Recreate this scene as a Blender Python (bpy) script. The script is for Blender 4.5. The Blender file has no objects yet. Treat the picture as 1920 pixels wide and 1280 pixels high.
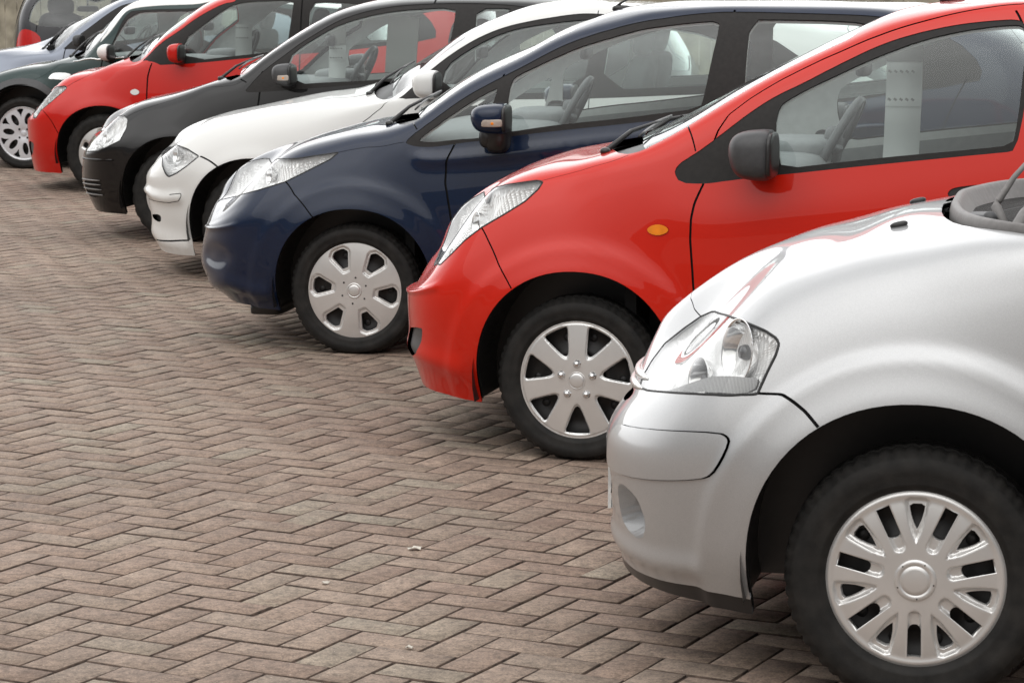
import bpy, bmesh, math, random
import numpy as np
from mathutils import Vector, Matrix
from mathutils.geometry import delaunay_2d_cdt
random.seed(7); rng=np.random.default_rng(7)
SC=bpy.context.scene; COL=SC.collection
# ---------------------------------------------------------------- camera, sky, sun, exposure
CAM_H=1.63; F_PX=4900.0; PITCH=math.atan(697/F_PX)
cam=bpy.data.cameras.new('camera'); co=bpy.data.objects.new('camera',cam); COL.objects.link(co)
co.location=(0,0,CAM_H); co.rotation_euler=(math.pi/2-PITCH,0,0)
cam.sensor_width=36; cam.lens=F_PX/1920*36; cam.clip_start=.1; cam.clip_end=600
cam.dof.use_dof=True; cam.dof.focus_distance=8.6; cam.dof.aperture_fstop=20
SC.camera=co
GR0,GRY,GR1=.60,8.5,6.6
world=bpy.data.worlds.new('World'); SC.world=world; world.use_nodes=True
SUN_EL,SUN_AZ=math.radians(46),math.radians(205)      # azimuth from north (+Y), clockwise
nt=world.node_tree; nt.nodes.clear()
sky=nt.nodes.new('ShaderNodeTexSky'); sky.sky_type='NISHITA'; sky.sun_disc=False
sky.sun_elevation=SUN_EL; sky.sun_rotation=SUN_AZ; sky.air_density=1.0; sky.dust_density=2.0; sky.ozone_density=1.0
hs=nt.nodes.new('ShaderNodeHueSaturation'); hs.inputs['Saturation'].default_value=.03; hs.inputs['Value'].default_value=1.0
tc=nt.nodes.new('ShaderNodeTexCoord'); ns=nt.nodes.new('ShaderNodeTexNoise'); ns.inputs['Scale'].default_value=2.2; ns.inputs['Detail'].default_value=6
mp=nt.nodes.new('ShaderNodeMapping'); mp.inputs['Scale'].default_value=(1,1,2.6)
cr=nt.nodes.new('ShaderNodeMapRange'); cr.inputs[1].default_value=.3; cr.inputs[2].default_value=.7; cr.inputs[3].default_value=.8; cr.inputs[4].default_value=1.25
mx=nt.nodes.new('ShaderNodeMix'); mx.data_type='RGBA'; mx.blend_type='MULTIPLY'; mx.inputs[0].default_value=1
bg=nt.nodes.new('ShaderNodeBackground'); bg.inputs[1].default_value=.15; wo=nt.nodes.new('ShaderNodeOutputWorld')
L=nt.links.new
L(tc.outputs['Generated'],mp.inputs[0]); L(mp.outputs[0],ns.inputs['Vector']); L(ns.outputs[0],cr.inputs[0])
gm=nt.nodes.new('ShaderNodeGamma'); gm.inputs[1].default_value=.35   # thick cloud evens the glow out
L(sky.outputs[0],hs.inputs['Color']); L(hs.outputs[0],gm.inputs[0]); L(gm.outputs[0],mx.inputs[6]); L(cr.outputs[0],mx.inputs[7]); 
# overcast: brighter overhead, and brighter low down beyond the row than behind the camera
sx=nt.nodes.new('ShaderNodeSeparateXYZ'); m2=nt.nodes.new('ShaderNodeMix'); m2.data_type='RGBA'; m2.blend_type='MULTIPLY'; m2.inputs[0].default_value=1
lo=nt.nodes.new('ShaderNodeMapRange'); lo.interpolation_type='SMOOTHSTEP'; lo.inputs[1].default_value=-.15; lo.inputs[2].default_value=.75; lo.inputs[3].default_value=GR0; lo.inputs[4].default_value=GRY
gr=nt.nodes.new('ShaderNodeMapRange'); gr.inputs[1].default_value=.14; gr.inputs[2].default_value=.88; gr.inputs[4].default_value=GR1
L(tc.outputs['Generated'],sx.inputs[0]); L(sx.outputs[1],lo.inputs[0]); L(lo.outputs[0],gr.inputs[3]); L(sx.outputs[2],gr.inputs[0]); L(mx.outputs[2],m2.inputs[6]); L(gr.outputs[0],m2.inputs[7]); L(m2.outputs[2],bg.inputs[0]); L(bg.outputs[0],wo.inputs[0])
sl=bpy.data.lights.new('sun','SUN'); sl.energy=.8; sl.angle=math.radians(80); sl.color=(1,.97,.92)
so=bpy.data.objects.new('sun',sl); COL.objects.link(so)
so.rotation_euler=(math.pi/2-SUN_EL,0,-SUN_AZ+math.pi); so.location=(0,-20,30)
vs=SC.view_settings; vs.view_transform='Standard'; vs.look='None'; vs.gamma=1; vs.use_curve_mapping=False; vs.exposure=-.10
SC.cycles.max_bounces=10; SC.cycles.transparent_max_bounces=24; SC.cycles.transmission_bounces=8; SC.cycles.glossy_bounces=5
SC.cycles.sample_clamp_indirect=6
# ---------------------------------------------------------------- body surface
TK=np.array([0,.14,.40,.74,1.12,1.48,1.84])   # t of the seven section keys
LN=1.15
def pchip(xk,yk,x):
    xk=np.asarray(xk,float); yk=np.asarray(yk,float); x=np.asarray(x,float)
    n=len(xk)
    if n==1: return np.full(x.shape,yk[0])
    h=np.diff(xk); d=np.diff(yk,axis=0)/(h[:,None] if yk.ndim>1 else h)
    m=np.zeros_like(yk)
    for i in range(1,n-1):
        w1=2*h[i]+h[i-1]; w2=h[i]+2*h[i-1]
        a,b=d[i-1],d[i]
        ok=(a*b)>0
        with np.errstate(all='ignore'): m[i]=np.where(ok,(w1+w2)/(w1/np.where(a==0,1,a)+w2/np.where(b==0,1,b)),0)
    m[0]=d[0]; m[-1]=d[-1]
    xc=np.clip(x,xk[0],xk[-1]); i=np.clip(np.searchsorted(xk,xc,side='right')-1,0,n-2)
    hh=h[i]; u=(xc-xk[i])/hh
    if yk.ndim>1: hh=hh[...,None]; u=u[...,None]
    return (2*u**3-3*u**2+1)*yk[i]+(u**3-2*u**2+u)*hh*m[i]+(3*u**2-2*u**3)*yk[i+1]+(u**3-u**2)*hh*m[i+1]
def gsm(A,sig,axis,sgn0,sgn1):
    # gaussian smoothing; ends mirrored (sgn: -1 = odd reflection about end value 0, 1 = even, None= point reflection)
    if sig<=0: return A
    r=int(3*sig)+1; k=np.exp(-.5*(np.arange(-r,r+1)/sig)**2); k/=k.sum()
    A=np.moveaxis(A,axis,0); n=A.shape[0]
    def ext(seg,end,sg):
        if sg is None: return 2*end-seg
        return sg*seg
    lo=ext(A[1:r+1][::-1],A[0],sgn0); hi=ext(A[n-r-1:n-1][::-1],A[-1],sgn1)
    B=np.concatenate([lo,A,hi]); out=sum(k[j]*B[j:j+n] for j in range(2*r+1))
    return np.moveaxis(out,0,axis)
def T(tab,s): 
    tab=np.array(tab,float); return pchip(tab[:,0],tab[:,1],s)
class Surf:
    """near half of a body shell: grid over (s,t) of x, a (half width), z"""
    def __init__(k,P,res=.01):
        sc,sr=P['sc'],P['sr']; s0,s1=sc-LN,sr+LN
        k.s0,k.s1=s0,s1; k.S=np.linspace(s0,s1,int((s1-s0)/res)+1); k.Tt=np.linspace(0,TK[-1],int(TK[-1]/res)+1)
        k.ds=k.S[1]-k.S[0]; k.dt=k.Tt[1]-k.Tt[0]
        S=k.S; C=np.zeros((7,len(S),3))
        for i in range(7):
            a=T(P['a'][i],S); z=T(P['z'][i],S); x=S.copy(); n=P.get('n',[2.6]*7)[i]
            m=S<sc; al=(S[m]-s0)/LN*np.pi/2
            x[m]=P['xn'][i]+(sc-P['xn'][i])*(1-np.cos(al)**(2/n)); 
            m2=S>sr; be=(s1-S[m2])/LN*np.pi/2
            x[m2]=P['xr'][i]-(P['xr'][i]-sr)*(1-np.cos(be)**(2/n))
            f=np.ones(len(S)); f[m]=np.sin(al)**(2/n); f[m2]=np.sin(be)**(2/n)
            C[i,:,0]=x; C[i,:,1]=a*f; C[i,:,2]=z
        tk=np.concatenate([TK,[TK[-1]+.36]]); G=np.concatenate([C,(C[5]*[1,-1,1])[None]])
        G=pchip(tk,G.reshape(8,-1),k.Tt).reshape(len(k.Tt),len(S),3).transpose(1,0,2)
        sg=P.get('sg',(3.5,2.2))
        X,A,Z=G[...,0],G[...,1],G[...,2]
        q=.01/res
        X=gsm(X,sg[0]*q,0,None,None) if 0 else X
        r=sg[0]*q
        X=gsm(X,r,0,1,1);A=gsm(A,r,0,-1,-1);Z=gsm(Z,r,0,1,1)
        r=sg[1]*q
        X=gsm(X,r,1,None,1);A=gsm(A,r,1,None,-1);Z=gsm(Z,r,1,None,1)
        k.G=np.stack([X,A,Z],-1); k.base=k.G
        k.N=k.normals()
        D=np.zeros(X.shape)
        SS,TT=np.meshgrid(S,k.Tt,indexing='ij')
        for R in P.get('ridges',[]):
            kind=R[0]
            if kind=='arch':   # (arch,cx,cz,r,h,w): flare round a wheel opening
                _,cx,cz,rr,h,w=R
                d=np.hypot(X-cx,Z-cz)-rr
                g=np.where(d<0,1,np.exp(-(d/w)**2)); D+=h*g*np.clip((.92-TT)/.14,0,1)
            elif kind=='line': # (line,pts(s,t),h,w) gaussian ridge along a polyline
                _,pts,h,w=R; pts=np.array(pts,float); dm=np.full(X.shape,9.)
                for p,qv in zip(pts[:-1],pts[1:]):
                    v=qv-p; L=v@v; u=np.clip(((SS-p[0])*v[0]+(TT-p[1])*v[1])/L,0,1)
                    dm=np.minimum(dm,np.hypot(SS-p[0]-u*v[0],TT-p[1]-u*v[1]))
                D+=h*np.exp(-(dm/w)**2)
            elif kind=='blob': # (blob,s,t,rs,rt,h,pow)
                _,a,b,rs,rt,h,pw=R
                D+=h*np.exp(-(((SS-a)/rs)**2+((TT-b)/rt)**2)**pw)
            elif kind=='poly': # raised/sunk area (poly,pts,h,soft)
                _,pts,h,w=R
                D+=h*np.clip(sdist(SS,TT,np.array(pts,float))/w+.5,0,1)
        if np.any(D): 
            k.G=k.G+k.N*gsm(gsm(D,.8*q,0,1,1),.8*q,1,1,1)[...,None]; k.N=k.normals()
    def normals(k):
        G=k.G; gs=np.gradient(G,axis=0); 
        Ge=np.concatenate([G,G[:,-2:-3:-1]*[1,-1,1]],1); gt=np.gradient(Ge,axis=1)[:,:-1]
        # coordinates (x,a,z): outward = +a.  gs x gt for x along, z up -> sign
        N=np.cross(gt,gs); N=N/np.maximum(np.linalg.norm(N,axis=-1,keepdims=True),1e-9)
        if N[N.shape[0]//2,20,1]<0: N=-N
        N[0,:,1]=0;N[-1,:,1]=0
        return N/np.maximum(np.linalg.norm(N,axis=-1,keepdims=True),1e-9)
    def ev(k,st,arr=None):
        st=np.asarray(st,float); G=k.G if arr is None else arr
        i=np.clip((st[...,0]-k.s0)/k.ds,0,len(k.S)-1.0001); j=np.clip(st[...,1]/k.dt,0,len(k.Tt)-1.0001)
        a=i.astype(int); b=j.astype(int); u=(i-a)[...,None]; v=(j-b)[...,None]
        return G[a,b]*(1-u)*(1-v)+G[a+1,b]*u*(1-v)+G[a,b+1]*(1-u)*v+G[a+1,b+1]*u*v
    def nor(k,st):
        n=k.ev(st,k.N); return n/np.maximum(np.linalg.norm(n,axis=-1,keepdims=True),1e-9)
def sdist(X,Y,P):
    """signed distance to polygon, + inside"""
    d=np.full(X.shape,9.); ins=np.zeros(X.shape,bool)
    for p,q in zip(P,np.roll(P,-1,0)):
        v=q-p; L=max(v@v,1e-12); u=np.clip(((X-p[0])*v[0]+(Y-p[1])*v[1])/L,0,1)
        d=np.minimum(d,np.hypot(X-p[0]-u*v[0],Y-p[1]-u*v[1]))
        c=((p[1]>Y)!=(q[1]>Y)); 
        if abs(q[1]-p[1])>1e-12: ins^=c&(X<(q[0]-p[0])*(Y-p[1])/(q[1]-p[1])+p[0])
    return np.where(ins,d,-d)
def shape(W,L,hood,roof,belt,gut,xn,xr,rearz,sc=-.32,zb=.19,c=(.15,.045,.012),rg=None,aR=.70,aA=.885,hl=None,n=None,sill=.17,w4=.78):
    """section keys of a car body.
    hood: (x,z) of centre line from nose to rear end of roof; belt,gut: (x,z) lines on the side"""
    wbx=L[0]; sr=L[1]; s0,s1=sc-LN,sr+LN
    hood=sorted(hood); roof=sorted(roof)
    xA=gut[0][0]; 
    zt=[p for p in hood if p[0]>sc+.03]
    zl=hl if hl else hood[0][1]
    nn=(n or [2.2]*7)[6]; z6n=[(s0,zl)]
    for x,z in hood:
        if xn[6]+.01<x<=sc+.03:
            q=min(1,(x-xn[6])/(sc-xn[6])); al=np.arccos(max(0,1-q)**(nn/2)); s_=s0+LN*al/(np.pi/2)
            if s_>z6n[-1][0]+.08: z6n.append((s_,z))
    zc=z6n[-1][1]
    z6=z6n+zt+[p for p in roof]
    c3,c4,c5=c
    f=lambda s:float(T(z6,np.array([s]))[0])
    hk=[s for s in np.linspace(sc+.05,xA-.16,4)]
    Z=[None]*7;A=[None]*7
    rz=rearz # rear heights at s1 for keys0..6
    Z[0]=[(s0,zb),(sc,zb-.005),(wbx*.3,sill),(wbx,sill),(sr,.24),(s1,rz[0])]
    Z[1]=[(s0,.33),(0,.34),(wbx,.34),(s1,rz[1])]
    Z[2]=[(s0,.49),(s0+.6*LN,.52),(sc,.56),(.3,.6),(wbx,.64),(s1,rz[2])]
    Z[3]=[(s0,zl-.11),(s0+.5*LN,zl-.08),(sc,f(sc)-c3-.01)]+[(s,min(f(s)-c3,gut[0][1]-.035)) for s in hk]+[p for p in belt]+[(s1,rz[3])]
    Z[4]=[(s0,zl-.05),(s0+.5*LN,zl-.03),(sc,f(sc)-c4-.01)]+[(s,min(f(s)-c4,gut[0][1]-.002)) for s in hk]+[p for p in gut]+[(s1,rz[4])]
    Z[5]=[(s0,zl-.015),(s0+.5*LN,zl+.01),(sc,f(sc)-c5)]+[(s,min(f(s)-c5,gut[0][1]+.045)) for s in hk]+[(s,z+(f(s)-z)*.8) for s,z in gut]+[(s1,rz[5])]
    Z[6]=z6+[(s1,rz[6])]
    xG=[p[0] for p in gut]
    A[0]=[(s0,W-.10),(s1,W-.10)];A[1]=[(s0,W-.035),(s1,W-.03)];A[2]=[(s0,W-.015),(0,W),(wbx,W),(s1,W-.01)]
    A[3]=[(s0,W-.07),(0,W-.055),(xA-.1,W-.04),(xA+.4,W-.035),(wbx,W-.04),(s1,W-.1)]
    A[4]=[(s0,.74*W),(xA-.45,w4*W),(xA-.2,(w4+.04)*W)]+[(x,W*float(np.interp(z,[gut[0][1],max(g[1] for g in gut)],[aA,aR]))) for x,z in gut]+[(s1,aR*W*.95)]
    A[5]=[(s0,.42*W),(s1,.40*W)];A[6]=[(s0,0.),(s1,0.)]
    return dict(W=W,sc=sc,sr=sr,xn=list(xn),xr=list(xr),a=A,z=Z,n=n or [2.3,2.4,2.5,2.5,2.3,2.2,2.2])
# ---------------------------------------------------------------- materials
MATS={}
def newmat(n):
    m=bpy.data.materials.new(n); m.use_nodes=True; t=m.node_tree; b=t.nodes['Principled BSDF']; MATS[n]=m
    return m,t,b
def noise(t,scale,detail=4,coord='Object'):
    c=t.nodes.new('ShaderNodeTexCoord'); n=t.nodes.new('ShaderNodeTexNoise'); n.inputs['Scale'].default_value=scale; n.inputs['Detail'].default_value=detail
    t.links.new(c.outputs[coord],n.inputs['Vector']); return n
def rmap(t,src,a,b,c,d):
    r=t.nodes.new('ShaderNodeMapRange'); r.inputs[1].default_value=a; r.inputs[2].default_value=b; r.inputs[3].default_value=c; r.inputs[4].default_value=d
    t.links.new(src,r.inputs[0]); return r.outputs[0]
def bump(t,b,src,strength,dist):
    u=t.nodes.new('ShaderNodeBump'); u.inputs['Strength'].default_value=strength; u.inputs['Distance'].default_value=dist
    t.links.new(src,u.inputs['Height']); t.links.new(u.outputs[0],b.inputs['Normal'])
def mixc(t,fac,a,b):
    m=t.nodes.new('ShaderNodeMix'); m.data_type='RGBA'; m.inputs[6].default_value=(*a,1); m.inputs[7].default_value=(*b,1)
    if fac is not None: t.links.new(fac,m.inputs[0])
    return m.outputs[2]
def paint(n,col,metal=0,rough=.35,flake=0,dirt=.04):
    m,t,b=newmat(n)
    nz=noise(t,3.5,5); f=rmap(t,nz.outputs[0],.35,.75,0,dirt)
    if flake:
        n2=noise(t,900,1); g=rmap(t,n2.outputs[0],.35,.65,1-flake,1+flake)
        mm=t.nodes.new('ShaderNodeMix'); mm.data_type='RGBA'; mm.blend_type='MULTIPLY'; mm.inputs[0].default_value=1; mm.inputs[6].default_value=(*col,1); t.links.new(g,mm.inputs[7])
        m3=t.nodes.new('ShaderNodeMix'); m3.data_type='RGBA'; t.links.new(f,m3.inputs[0]); t.links.new(mm.outputs[2],m3.inputs[6]); m3.inputs[7].default_value=(.30,.27,.24,1); t.links.new(m3.outputs[2],b.inputs['Base Color'])
    else: t.links.new(mixc(t,f,col,(.30,.27,.24)),b.inputs['Base Color'])
    b.inputs['Metallic'].default_value=metal; b.inputs['Roughness'].default_value=rough
    b.inputs['Coat Weight'].default_value=.8; b.inputs['Specular IOR Level'].default_value=.12 if not metal else .5; b.inputs['Coat IOR'].default_value=1.47
    n4=noise(t,1.7,6); t.links.new(rmap(t,n4.outputs[0],.3,.8,.008,.03),b.inputs['Coat Roughness'])
    return m
def plain(n,col,rough=.5,metal=0,var=.12,scale=30,bmp=0,spec=.5):
    m,t,b=newmat(n); nz=noise(t,scale,5)
    f=rmap(t,nz.outputs[0],.3,.7,0,1); t.links.new(mixc(t,f,tuple(c*(1-var) for c in col),tuple(c*(1+var) for c in col)),b.inputs['Base Color'])
    b.inputs['Roughness'].default_value=rough; b.inputs['Metallic'].default_value=metal; b.inputs['Specular IOR Level'].default_value=spec
    if bmp: bump(t,b,nz.outputs[0],.5,bmp)
    return m
def glass(n,tint,f0=.06,rough=0.):
    m,t,b=newmat(n); t.nodes.remove(b); o=t.nodes['Material Output']
    tr=t.nodes.new('ShaderNodeBsdfTransparent'); tr.inputs[0].default_value=(*tint,1)
    gl=t.nodes.new('ShaderNodeBsdfGlossy'); gl.inputs['Roughness'].default_value=rough; gl.inputs['Color'].default_value=(1,1,1,1)
    lw=t.nodes.new('ShaderNodeLayerWeight'); pw=t.nodes.new('ShaderNodeMath'); pw.operation='POWER'; pw.inputs[1].default_value=4.6
    t.links.new(lw.outputs['Facing'],pw.inputs[0]); k=rmap(t,pw.outputs[0],0,1,f0,1.0)
    mi=t.nodes.new('ShaderNodeMixShader'); t.links.new(k,mi.inputs[0]); t.links.new(tr.outputs[0],mi.inputs[1]); t.links.new(gl.outputs[0],mi.inputs[2]); t.links.new(mi.outputs[0],o.inputs[0])
    return m
def film(n,tint,f0,veil):
    """window glass: clear pane with a faint pale veil mixed in to lighten it"""
    m=glass(n,tint,f0); t=m.node_tree; o=t.nodes['Material Output']; last=o.inputs[0].links[0].from_socket
    d=t.nodes.new('ShaderNodeBsdfDiffuse'); d.inputs[0].default_value=(.62,.70,.69,1)  # pale greenish haze put into the glass colour to brighten the panes
    mi=t.nodes.new('ShaderNodeMixShader'); nz=noise(t,4,5); t.links.new(rmap(t,nz.outputs[0],.3,.7,veil*.7,veil*1.3),mi.inputs[0])
    t.links.new(last,mi.inputs[1]); t.links.new(d.outputs[0],mi.inputs[2]); t.links.new(mi.outputs[0],o.inputs[0]); return m
paint('paint_silver',(.47,.475,.48),.5,.36,.10,.01)
paint('paint_red',(.60,.013,.002),0,.4,0,.004)
paint('paint_orange_red',(.57,.011,.005),0,.4,0,.004)
paint('paint_blue',(.003,.0115,.037),0,.4,.3,.003)
paint('paint_white',(.78,.78,.76),0,.4,0,.03)
paint('paint_black',(.006,.0055,.006),0,.4,.1,.006)
paint('paint_green',(.006,.028,.026),0,.4,.1,.006)
paint('paint_grey_blue',(.21,.235,.29),.5,.35,.1,.02)
paint('paint_dark_grey',(.03,.03,.034),0,.4,.1,.01)
plain('black_trim',(.024,.022,.021),.5,0,.15,60,.0002,.2)
plain('rubber_seal',(.012,.012,.012),.55)
plain('gap_dark',(.004,.004,.004),.9)
plain('satin_black',(.022,.021,.021),.32,0,.1,40)
plain('grey_plastic',(.20,.19,.185),.5,0,.12,60,.0003)
plain('dark_plastic',(.05,.05,.052),.45,0,.12,60,.0003)
plain('lining_grey',(.62,.63,.62),.8,0,.06,30)
plain('door_card',(.24,.25,.25),.7,0,.10,30)
plain('dash_grey',(.24,.245,.25),.6,0,.10,30)
plain('seat_fabric',(.06,.063,.068),.9,0,.2,120,.0004)
plain('wheel_grip',(.12,.12,.125),.5)
plain('chrome',(.82,.82,.82),.08,1,.02)
plain('reflector',(.90,.90,.90),.25,.45,.03,20)
plain('lamp_dark',(.10,.10,.105),.25,.6)
plain('cover_silver',(.70,.69,.675),.30,.6,.07,8)
plain('cover_bright',(.74,.735,.725),.27,.6,.06,8)
plain('alloy_white',(.66,.67,.70),.35,.3,.04,8)
plain('steel_dark',(.022,.021,.021),.45,.5,.2,20)
plain('orange_lens',(.85,.24,.01),.18)
plain('clear_lens',(.42,.36,.31),.12)
plain('red_lens',(.50,.010,.008),.12)
plain('paper',(.62,.63,.62),.8,0,.04,10)
plain('paper_grey',(.22,.22,.21),.7,0,.04,10)
plain('number_plate',(.78,.78,.76),.3)
glass('lamp_glass',(.97,.975,.97),.06)
film('window_glass',(.88,.94,.922),.05,.032)
film('windscreen_glass',(.84,.895,.88),.06,.02)
m,t,b=newmat('mirror_glass'); b.inputs['Metallic'].default_value=1; b.inputs['Roughness'].default_value=.02; b.inputs['Base Color'].default_value=(.8,.8,.8,1)
def rubber():
    m,t,b=newmat('tyre_rubber'); nz=noise(t,22,6); f=rmap(t,nz.outputs[0],.35,.7,0,1)
    t.links.new(mixc(t,f,(.010,.0095,.009),(.024,.022,.020)),b.inputs['Base Color'])
    b.inputs['Roughness'].default_value=.7; b.inputs['Specular IOR Level'].default_value=.3; n2=noise(t,260,3); bump(t,b,n2.outputs[0],.4,.001)
rubber()
m,t,b=newmat('ribbed_lamp'); wv=t.nodes.new('ShaderNodeTexWave'); wv.inputs['Scale'].default_value=95; tcn=t.nodes.new('ShaderNodeTexCoord'); t.links.new(tcn.outputs['Object'],wv.inputs['Vector'])
t.links.new(mixc(t,rmap(t,wv.outputs['Fac'],.3,.7,0,1),(.10,.10,.10),(.42,.42,.42)),b.inputs['Base Color']); b.inputs['Metallic'].default_value=.6; b.inputs['Roughness'].default_value=.25; bump(t,b,wv.outputs['Fac'],.5,.002)
def paver_mat():
    m,t,b=newmat('block_paving')
    at=t.nodes.new('ShaderNodeAttribute'); at.attribute_name='tone'
    rp=t.nodes.new('ShaderNodeValToRGB'); e=rp.color_ramp.elements
    e[0].position=0; e[0].color=(0.270,0.192,0.146,1); e[1].position=1; e[1].color=(0.310,0.259,0.200,1)
    for p,c in ((.3,(0.297,0.216,0.166,1)),(.6,(0.320,0.239,0.184,1)),(.84,(0.297,0.227,0.175,1)),(.93,(0.310,0.245,0.187,1))):
        x=e.new(p); x.color=c
    t.links.new(at.outputs['Fac'],rp.inputs[0])
    c=t.nodes.new('ShaderNodeTexCoord')
    def nz(s,d,r=.5):
        n=t.nodes.new('ShaderNodeTexNoise'); n.inputs['Scale'].default_value=s; n.inputs['Detail'].default_value=d; n.inputs['Roughness'].default_value=r; t.links.new(c.outputs['Object'],n.inputs['Vector']); return n.outputs[0]
    def mul(col,fac,lo,hi,a=.3,bb=.7):
        m2=t.nodes.new('ShaderNodeMix'); m2.data_type='RGBA'; m2.blend_type='MULTIPLY'; m2.inputs[0].default_value=1
        t.links.new(col,m2.inputs[6]); t.links.new(rmap(t,fac,a,bb,lo,hi),m2.inputs[7]); return m2.outputs[2]
    col=rp.outputs[0]
    col=mul(col,nz(.55,3),.82,1.12); col=mul(col,nz(9,5,.65),.74,1.14,.3,.72); col=mul(col,nz(150,4,.75),.62,1.34,.32,.68); col=mul(col,nz(38,5,.8),.58,1.12,.36,.56)
    # grime patches where weather has worn the blocks
    g=nz(3.2,6,.7); m3=t.nodes.new('ShaderNodeMix'); m3.data_type='RGBA'; t.links.new(rmap(t,g,.56,.70,0,.62),m3.inputs[0]); t.links.new(col,m3.inputs[6]); m3.inputs[7].default_value=(0.172,0.114,0.086,1); col=m3.outputs[2]
    # light grit grains
    v=t.nodes.new('ShaderNodeTexVoronoi'); v.inputs['Scale'].default_value=105; t.links.new(c.outputs['Object'],v.inputs['Vector'])
    gr=t.nodes.new('ShaderNodeMath'); gr.operation='LESS_THAN'; gr.inputs[1].default_value=.17; t.links.new(v.outputs['Distance'],gr.inputs[0])
    gn=t.nodes.new('ShaderNodeMath'); gn.operation='MULTIPLY'; t.links.new(gr.outputs[0],gn.inputs[0]); t.links.new(rmap(t,nz(60,2),.55,.60,0,.55),gn.inputs[1])
    m4=t.nodes.new('ShaderNodeMix'); m4.data_type='RGBA'; t.links.new(gn.outputs[0],m4.inputs[0]); t.links.new(col,m4.inputs[6]); m4.inputs[7].default_value=(0.660,0.572,0.483,1)
    t.links.new(m4.outputs[2],b.inputs['Base Color']); b.inputs['Roughness'].default_value=.85
    bump(t,b,nz(190,5,.7),.55,.0022)
paver_mat()
m=plain('joint_sand',(.085,.058,.044),.95,0,.55,45,.003)
m=plain('yard_ground',(.21,.165,.135),.9,0,.25,3,.004)
plain('fence_timber',(.34,.31,.24),.85,0,.35,5,.003)
plain('stain',(.08,.06,.05),.6)
plain('litter',(.58,.54,.47),.7)
# ---------------------------------------------------------------- object helpers
def tag(o,label=None,cat=None,group=None,kind=None):
    for k,v in (('label',label),('category',cat),('group',group),('kind',kind)):
        if v: o[k]=v
    return o
def empty(name,loc,rz=0,**kw):
    o=bpy.data.objects.new(name,None); COL.objects.link(o); o.location=loc; o.rotation_euler=(0,0,rz); o.empty_display_size=.2
    return tag(o,**kw)
def link(name,me,mat,parent=None,**kw):
    o=bpy.data.objects.new(name,me); COL.objects.link(o)
    if parent: o.parent=parent
    if mat and not me.materials: me.materials.append(MATS[mat] if isinstance(mat,str) else mat)
    return tag(o,**kw)
def mesh(name,V,Fc,mat,parent=None,N=None,smooth=True,mats=None,mi=None,**kw):
    me=bpy.data.meshes.new(name); me.from_pydata([tuple(map(float,v)) for v in V],[],[tuple(int(i) for i in f) for f in Fc])
    if mats:
        for m_ in mats: me.materials.append(MATS[m_])
        if mi is not None: me.polygons.foreach_set('material_index',mi)
    if smooth: me.polygons.foreach_set('use_smooth',[True]*len(me.polygons))
    me.update()
    if N is not None: me.normals_split_custom_set_from_vertices([tuple(map(float,n)) for n in N])
    return link(name,me,None if mats else mat,parent,**kw)
class MB:
    def __init__(s): s.V=[]; s.F=[]
    def add(s,V,Fc): o=len(s.V); s.V+= [tuple(v) for v in V]; s.F+=[tuple(i+o for i in f) for f in Fc]; return s
    def box(s,c,h,rot=None):
        P=[Vector((x*h[0],y*h[1],z*h[2])) for x in(-1,1) for y in(-1,1) for z in(-1,1)]
        if rot: P=[rot@p for p in P]
        return s.add([p+Vector(c) for p in P],[(0,1,3,2),(4,6,7,5),(0,4,5,1),(2,3,7,6),(0,2,6,4),(1,5,7,3)])
    def sup(s,c,r,e=(.5,.5),n=24,rot=None,f=None):
        """superellipsoid; small e = boxy"""
        V=[];Fc=[]; pw=lambda v,q: math.copysign(abs(v)**q,v)
        for i in range(n//2+1):
            th=-math.pi/2+math.pi*i/(n//2)
            for j in range(n):
                ph=2*math.pi*j/n
                p=Vector((r[0]*pw(math.cos(th),e[0])*pw(math.cos(ph),e[1]),r[1]*pw(math.cos(th),e[0])*pw(math.sin(ph),e[1]),r[2]*pw(math.sin(th),e[0])))
                if f: p=f(p)
                if rot: p=rot@p
                V.append(p+Vector(c))
        for i in range(n//2):
            for j in range(n): Fc.append((i*n+j,i*n+(j+1)%n,(i+1)*n+(j+1)%n,(i+1)*n+j))
        return s.add(V,Fc)
    def tube(s,pts,r,n=8,flat=1.0):
        pts=[Vector(p) for p in pts]; rs=r if hasattr(r,'__len__') else [r]*len(pts); V=[];Fc=[]
        for i,p in enumerate(pts):
            d=(pts[min(i+1,len(pts)-1)]-pts[max(i-1,0)]).normalized(); a=d.cross(Vector((0,0,1))); a=a.normalized() if a.length>1e-3 else Vector((1,0,0)); b_=d.cross(a)
            for j in range(n): t_=2*math.pi*j/n; V.append(p+a*math.cos(t_)*rs[i]+b_*math.sin(t_)*rs[i]*flat)
        for i in range(len(pts)-1):
            for j in range(n): Fc.append((i*n+j,i*n+(j+1)%n,(i+1)*n+(j+1)%n,(i+1)*n+j))
        Fc.append(tuple(range(n))[::-1]); Fc.append(tuple((len(pts)-1)*n+j for j in range(n)))
        return s.add(V,Fc)
    def lathe(s,prof,n=64,rfun=None,axis='y',c=(0,0,0)):
        V=[];Fc=[]
        for k,(r,y) in enumerate(prof):
            for j in range(n):
                a=2*math.pi*j/n; rr=r if rfun is None else rfun(r,y,j,k)
                V.append((c[0]+rr*math.cos(a),c[1]+y,c[2]+rr*math.sin(a)))
        for i in range(len(prof)-1):
            for j in range(n): Fc.append((i*n+j,i*n+(j+1)%n,(i+1)*n+(j+1)%n,(i+1)*n+j))
        return s.add(V,Fc)
    def build(s,name,mat,parent=None,smooth=True,**kw): return mesh(name,s.V,s.F,mat,parent,smooth=smooth,**kw)
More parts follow.
